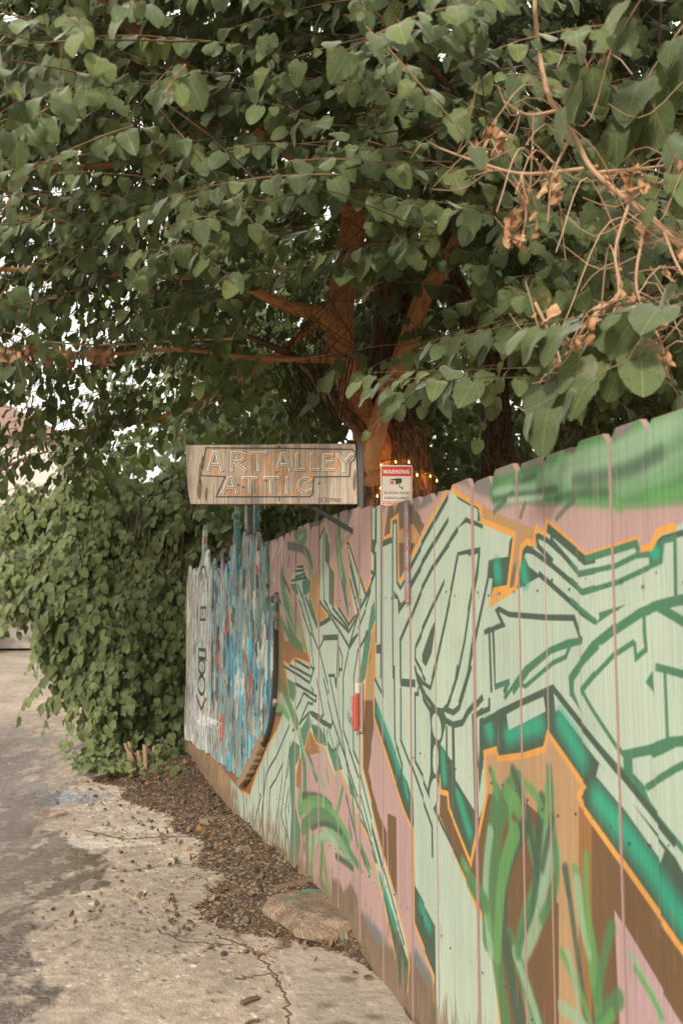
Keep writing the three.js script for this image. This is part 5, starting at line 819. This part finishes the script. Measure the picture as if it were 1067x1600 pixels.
// ---------- string of little lamps round the trunk ----------
{
  const sc = (p) => [p[0] * 1.04, 1.5 + (p[1] - 1.5) * 1.04, -6.24], B = [[0.22, 2.27], [0.24, 2.32], [0.24, 2.37], [0.24, 2.45], [0.33, 2.47], [0.41, 2.47], [0.46, 2.39], [0.55, 2.4], [0.59, 2.37]].map((p) => sc(p)); B.push([0.29, 1.915, -3.915 - 0.02], [0.286, 1.835, -3.93]);
  B.slice(0, 9).forEach((b, i) => { if (i < 3) b[2] = -6.32; if (i > 6) b[2] = -6.36; });
  const G = thing('light_string', 'string of small glowing amber lamps looped round the tree trunk above the fence', 'lights', [0.3, 2.2, -6.2]);
  part('wire', tube([[0.2, 2.2, -6.33], ...B.slice(0, 9).map((b) => [b[0], b[1] + 0.02, b[2] - 0.01]), [0.75, 2.3, -6.5]].map((p) => [p[0] - 0.3, p[1] - 2.2, p[2] + 6.2, 0.004]), 5, 0.04), std(rgb(0.02, 0.025, 0.02), 0.6), G);
  const glow = new THREE.MeshStandardMaterial({ color: rgb(0.9, 0.5, 0.2), emissive: rgb(1, 0.42, 0.1), emissiveIntensity: 2.4, roughness: 0.4 }), cap = std(rgb(0.03, 0.04, 0.03), 0.6);
  for (const b of B) { const m = part('lamp_bulb', new THREE.SphereGeometry(0.0075, 10, 8), glow, G); m.position.set(b[0] - 0.3, b[1] - 2.2, b[2] + 6.2); m.scale.set(0.8, 1.3, 0.8); const s = part('lamp_cap', new THREE.CylinderGeometry(0.007, 0.008, 0.016, 8), cap, G); s.position.set(b[0] - 0.3, b[1] - 2.2 + 0.02, b[2] + 6.2); const l = new THREE.PointLight(new THREE.Color(1, 0.42, 0.12), 0.011); l.castShadow = true; l.shadow.radius = 0.5; l.position.set(b[0] - 0.3, b[1] - 2.2, b[2] + 6.2 + 0.016); l.name = 'lamp_light'; G.add(l); }
}
// ---------- hanging vine over the alley's edge ----------
{
  const G = thing('hanging_vine', 'thick curtain of green vine spilling over the alley beyond the peeling panel', 'vine', [-2.2, gy(0, -9.6), -9.6]), r = RNG(202), L = [], S = [], mats = [leafMat(rgb(0.3, 0.37, 0.13), 0.44), leafMat(rgb(0.37, 0.44, 0.15), 0.46), leafMat(rgb(0.24, 0.3, 0.12), 0.42), leafMat(rgb(0.45, 0.52, 0.16), 0.5), leafMat(rgb(0.42, 0.34, 0.14), 0.4)];
  const y0 = groundY(0, -9.4);
  for (let i = 0; i < 1900; i++) {
    const u = r(), v = Math.pow(r(), 0.8), x = mix(-3.2, -1.36, u), top = 2.65 + 0.35 * Math.sin(u * 3.1) + (noise2(u * 6, 1, 3) - 0.5) * 0.4, bot = y0 + (u < 0.34 ? 0.05 + (u < 0.12 ? (0.12 - u) * 9 : 0) : u < 0.5 ? 0.28 + 0.3 * noise2(u * 30, 2, 2) : 0.03) + noise2(u * 14, 3, 3) * 0.15, y = mix(bot, top, v);
    if (noise2(x * 3.2, y * 2.6, 31) < 0.13) continue; const bulge = 0.55 * Math.sin(Math.PI * clamp(0.15 + (y - y0) / 3.0)) + 0.5 * noise2(x * 2.4, y * 2.2, 7) - 0.15, z = -9.95 + bulge - (x + 1.4) * 0.12 - r() * r() * 0.9;
    if (x < -2.72 - (y - 1.2) * 0.42 + (noise2(y * 4, 2, 8) - 0.5) * 0.3) continue; if (y < y0 + 0.9 && u > 0.34 && u < 0.47 && r() < 0.75) continue;
    twig(V(x, y + 0.12, z), V((r() - 0.5) * 1.3, -0.9 + r() * 0.5, 0.2 + r() * 0.6), 0.2 + r() * 0.35, 0.1, L, S, r, V(-0.25, 0.3, 1), r() < 0.04 ? [4, 1] : [0, 1, 1, 2, 3], 0.05, 0.8);
  }
  // creeping leaves along the foot and up into the canopy
  for (let i = 0; i < 60; i++) { const x = mix(-2.3, -1.5, r()), z = -9.3 + r() * 0.7; twig(V(x, groundY(x, z) + 0.04 + r() * 0.14, z), V(r() - 0.5, 0.1, r()), 0.25, 0.075, L, S, r, V(0, 0.8, 0.5), [0, 1, 1, 2, 3], 0.05, 0.1); }
  for (let i = 0; i < 420; i++) { const x = mix(-2.75, -0.9, r()), y = 2.3 + r() * 1.5 - 0.1 * Math.abs(x + 2.2), z = -9.4 - r() * 1.6; if (noise2(x * 1.6, y * 1.6, 9) < 0.36) continue; twig(V(x, y, z), V(r() - 0.5, -0.4, 0.5), 0.3 + r() * 0.3, 0.1, L, S, r, V(-0.2, 0.5, 0.9), [0, 1, 1, 2, 3], 0.055, 0.5); }
  for (let i = 0; i < 46; i++) { const x = mix(-2.6, -1.45, r()), z = -10 + r() * 0.5; S.push([[x, 2.4 + r() * 0.3, z, 0.007], [x + (r() - 0.5) * 0.2, 1.5, z + 0.15, 0.006], [x + (r() - 0.5) * 0.4, 0.5 + r() * 0.6, z + 0.1, 0.004]]); }
  placeLeaves(L, G, mats); stemMesh(S, std(rgb(0.16, 0.13, 0.07), 0.85), G, 'stems');
  // cut stubs at its foot
  const C = thing('cut_stems', 'cluster of cut off brown stem stubs at the foot of the vine', 'stump', [-1.66, groundY(0, -8.75) + 0.04, -8.75]); const sm2 = std(rgb(0.34, 0.22, 0.13), 0.9);
  for (let i = 0; i < 9; i++) { const a = r() * 6.3, q = r() * 0.13, h = 0.12 + r() * 0.16; part('stub', tube([[Math.cos(a) * q, -0.03, Math.sin(a) * q, 0.016], [Math.cos(a) * q * 1.3, h * 0.5, Math.sin(a) * q * 1.3, 0.014], [Math.cos(a) * q * 1.7, h, Math.sin(a) * q * 1.7, 0.013]], 7, 0.05, 0.1, i), sm2, C); }
}
// ---------- dirt bed and litter ----------
{
  const wAt = [[-2.7, 0.85], [-2.0, 0.72], [-1.4, 0.55], [-0.6, 0.55], [0.1, 0.56], [0.6, 0.66], [1.1, 0.62], [1.5, 0.42], [1.85, 0.13], [2.2, 0.05], [2.7, 0.02]], hMax = (s) => interp([[-2.7, 0.13], [-1.5, 0.06], [0, 0.055], [1.2, 0.09], [1.9, 0.04], [2.7, 0.01]], s);
  const width = (s) => interp(wAt, s) * (0.82 + 0.4 * noise2(s * 3.1, 2, 6)) + 0.02, at = (s, f) => { const n = f * width(s) - 0.06; const a = fenceAt(s - 0.0, n), y = groundY(a[0], a[1]) + hMax(s) * (1 - f) * (0.6 + 0.8 * noise2(s * 5, f * 4, 3)) + (noise2(s * 22, f * 14, 5) - 0.5) * 0.028 * (1 - f * f) + 0.016 - 0.034 * f * f; return [a[0], y, a[1]]; };
  const nu = 330, nv = 46, pos = [], uv = [], idx = []; for (let i = 0; i <= nu; i++) for (let j = 0; j <= nv; j++) { const s = mix(-2.7, 2.7, i / nu), p = at(s, j / nv); pos.push(...p); uv.push(p[0], p[2]); if (i < nu && j < nv) { const a = i * (nv + 1) + j, b = a + nv + 1; idx.push(a, a + 1, b, b, a + 1, b + 1); } }
  const g = new THREE.BufferGeometry(); g.setAttribute('position', new THREE.Float32BufferAttribute(pos, 3)); g.setAttribute('uv', new THREE.Float32BufferAttribute(uv, 2)); g.setIndex(idx); g.computeVertexNormals();
  const soil = tex(grid(1024, 1024, (u, v, i, j) => { const n = tnoise(u, v, 20, 20, 1) * 0.35 + tnoise(u, v, 90, 90, 2) * 0.35 + hash(i, j, 5) * 0.3, k = 0.55 + n * 0.8; const chip = tnoise(u, v, 130, 130, 8) > 0.8; return chip ? [150 * k, 118 * k, 84 * k] : [84 * k, 64 * k, 49 * k]; }), 1024, 1024, true), sb = tex(grid(512, 512, (u, v, i, j) => (tnoise(u, v, 40, 40, 3) * 0.5 + tnoise(u, v, 110, 110, 4) * 0.5) * 255), 512, 512);
  struct('dirt_bed', g, std(0xffffff, 0.97, { map: soil, bumpMap: sb, bumpScale: 0.018 }));
  const r = RNG(77), M = new THREE.Matrix4(), q = new THREE.Quaternion(), e = new THREE.Euler();
  const clod = new THREE.IcosahedronGeometry(1, 1); { const p = clod.attributes.position; for (let i = 0; i < p.count; i++) { const k = 0.75 + 0.5 * noise3(p.getX(i) * 1.7 + 4, p.getY(i) * 1.7 + 4, p.getZ(i) * 1.7 + 4); p.setXYZ(i, p.getX(i) * k, p.getY(i) * k * 0.7, p.getZ(i) * k); } clod.computeVertexNormals(); }
  const scatter = (name, geo, mat, n, size, cols, spread, label, category) => { const im = new THREE.InstancedMesh(geo, mat, n); for (let i = 0; i < n; i++) { const s = mix(-2.6, 2.3, Math.pow(r(), 0.9)), f = r() < spread ? 1 + r() * r() * 1.6 : Math.pow(r(), 0.8); let p = at(s, Math.min(1, f)); if (f > 1) { const a = fenceAt(s, f * width(s)); p = [a[0], groundY(a[0], a[1]) + 0.008, a[1]]; } const [sx, sy, sz] = size(); e.set((r() - 0.5) * 0.9, r() * 6.3, (r() - 0.5) * 0.9); M.compose(V(p[0], p[1] + sy * 0.5, p[2]), q.setFromEuler(e), V(sx, sy, sz)); im.setMatrixAt(i, M); const c = cols[(r() * cols.length) | 0]; im.setColorAt(i, rgb(...c)); } im.name = name; im.userData.kind = 'stuff'; im.castShadow = im.receiveShadow = true; scene.add(im); tag(im, label, category); };
  scatter('soil_clods', clod, std(0xffffff, 0.95), 12000, () => { const s = 0.002 + Math.pow(r(), 4) * 0.014; return [s, s * 0.8, s]; }, [[0.07, 0.045, 0.03], [0.11, 0.07, 0.045], [0.15, 0.105, 0.07], [0.05, 0.035, 0.025], [0.2, 0.15, 0.11]], 0.05, 'brown soil crumbs and small pebbles along the foot of the fence', 'soil');
  const chip = new RoundedBoxGeometry(1, 1, 1, 1, 0.2); scatter('wood_chips', chip, std(0xffffff, 0.95), 4200, () => [0.006 + r() * 0.026, 0.0015 + r() * 0.002, 0.002 + r() * 0.006], [[0.24, 0.15, 0.08], [0.3, 0.19, 0.1], [0.16, 0.1, 0.06], [0.36, 0.26, 0.16], [0.1, 0.07, 0.045]], 0.06, 'bark chips and splinters strewn over the dirt by the fence', 'litter');
  const dl = leafGeo(0, 44); scatter('fallen_leaves', dl, std(0xffffff, 0.9, { side: THREE.DoubleSide }), 170, () => { const s = 0.014 + r() * 0.026; return [s, s, s]; }, [[0.22, 0.12, 0.06], [0.17, 0.1, 0.05], [0.26, 0.17, 0.09], [0.12, 0.085, 0.05]], 0.2, 'small dry fallen leaves lying on the dirt and pavement edge', 'litter');
  const tw = new THREE.CylinderGeometry(0.5, 0.4, 1, 5); tw.rotateZ(Math.PI / 2); scatter('twig_litter', tw, std(0xffffff, 0.9), 260, () => [0.05 + r() * 0.14, 0.003, 0.003 + r() * 0.003], [[0.25, 0.16, 0.09], [0.17, 0.1, 0.06], [0.35, 0.26, 0.15]], 0.15, 'thin dry twigs scattered on the dirt by the fence', 'litter');
  // single stones and sticks
  const rock = (name, label, cat, x, z, rx, ry, rz, mat, seed, turn = 0) => { const gg = new THREE.IcosahedronGeometry(1, 4), p = gg.attributes.position; for (let i = 0; i < p.count; i++) { const X = p.getX(i), Y = p.getY(i), Z = p.getZ(i), k = 0.66 + 0.55 * noise3(X * 1.6 + seed, Y * 1.6, Z * 1.6 + 3) + 0.12 * noise3(X * 6 + seed, Y * 6, Z * 6) + 0.03 * noise3(X * 15, Y * 15, Z * 15 + seed); p.setXYZ(i, X * k * rx, Math.max(-0.5, Math.min(0.62, Y * k)) * ry, Z * k * rz); } gg.computeVertexNormals(); const uu = gg.attributes.uv; for (let i = 0; i < p.count; i++) uu.setXY(i, p.getX(i) * 2.1 + seed, p.getZ(i) * 2.1 + p.getY(i)); const m = solo(name, gg, mat, label, cat); m.position.set(x, groundY(x, z) + ry * 0.32 + 0.02, z); m.rotation.y = turn; return m; };
  const stoneTex = tex(grid(256, 256, (u, v, i, j) => { const n = tnoise(u, v, 8, 8, 1) * 0.4 + tnoise(u, v, 50, 50, 2) * 0.4 + hash(i, j, 1) * 0.2, gr = tnoise(u, v, 5, 5, 9) > 0.78; return gr ? [110, 140, 112].map((c) => c * (0.6 + n * 0.7)) : [136, 116, 96].map((c) => c * (0.6 + n * 0.7)); }), 256, 256, true), stoneMat = std(0xffffff, 0.93, { map: stoneTex, bumpMap: sb, bumpScale: 0.01 });
  rock('flat_stone', 'large flat worn stone half sunk in dirt beside the gate foot', 'stone', -0.1, -5.12, 0.24, 0.1, 0.36, stoneMat, 3, 0.5); 
  for (const [x, z, s, l] of [[-0.62, -6.55, 0.06, 'small grey stone near the pale cement patch'], [-0.28, -4.78, 0.04, 'pebble lodged at the end of the pavement crack'], [-0.95, -7.3, 0.07, 'rough lump of concrete on the dirt under the peeling panel'], [0.0, -4.9, 0.045, 'tan stone chip between the flat stone and the slab']]) rock('stone', l, 'stone', x, z, s, s * 0.7, s * 0.8, stoneMat, x * 9 + 20, x * 3);
  const stick = (label, P, q, seed) => { const y = P.map(([x, z, up]) => [x, groundY(x, z) + up, z, q]); solo('stick', tube(y, 8, 0.012, 0.7, seed), std(rgb(0.13, 0.08, 0.05), 0.9), label, 'stick'); };
  stick('short thick piece of broken wood against the gate behind the flat stone', [[-0.36, -5.5, 0.08], [-0.24, -5.52, 0.1], [-0.1, -5.54, 0.125]], 0.028, 1); stick('brown stick lying on the cracked pavement by the concrete slab', [[-0.39, -4.09, 0.016], [-0.36, -4.12, 0.018], [-0.33, -4.15, 0.016]], 0.008, 2); stick('bent dark twig piece on the pavement near the slab', [[-0.36, -3.88, 0.012], [-0.34, -3.91, 0.016], [-0.31, -3.93, 0.012]], 0.006, 3); stick('long thin stick across the dirt under the mint letters', [[-0.9, -7.2, 0.05], [-0.62, -7.15, 0.06], [-0.48, -7.05, 0.07]], 0.007, 4);
}
// ---------- pale house beyond the alley ----------
{
  const H = thing('pale_house', 'pale plastered house glimpsed beyond the vine at the alley end', 'house', [-10.4, gy(0, -24), -24], 0.25), wm = std(rgb(0.62, 0.55, 0.5), 0.9);
  const w = new THREE.BoxGeometry(7, 4.6, 6); w.translate(0, 2.3, 0); part('wall', w, wm, H);
  const rs = new THREE.Shape(); rs.moveTo(-3.8, 0); rs.lineTo(3.8, 0); rs.lineTo(0, 1.8); const rg = new THREE.ExtrudeGeometry(rs, { depth: 6.6, bevelEnabled: false }); rg.translate(0, 4.61, -3.3); part('roof', rg, std(rgb(0.3, 0.2, 0.16), 0.9), H);
  for (const x of [-1.9, 1.6]) { const f = part('window', new RoundedBoxGeometry(1.1, 1.3, 0.12, 1, 0.02).translate(x, 2.6, 3.02), std(rgb(0.7, 0.68, 0.64), 0.6), H); part('pane', new THREE.BoxGeometry(0.9, 1.1, 0.03).translate(x, 2.6, 3.095), std(rgb(0.05, 0.06, 0.07), 0.1), f); }
}
renderer.render(scene, camera);
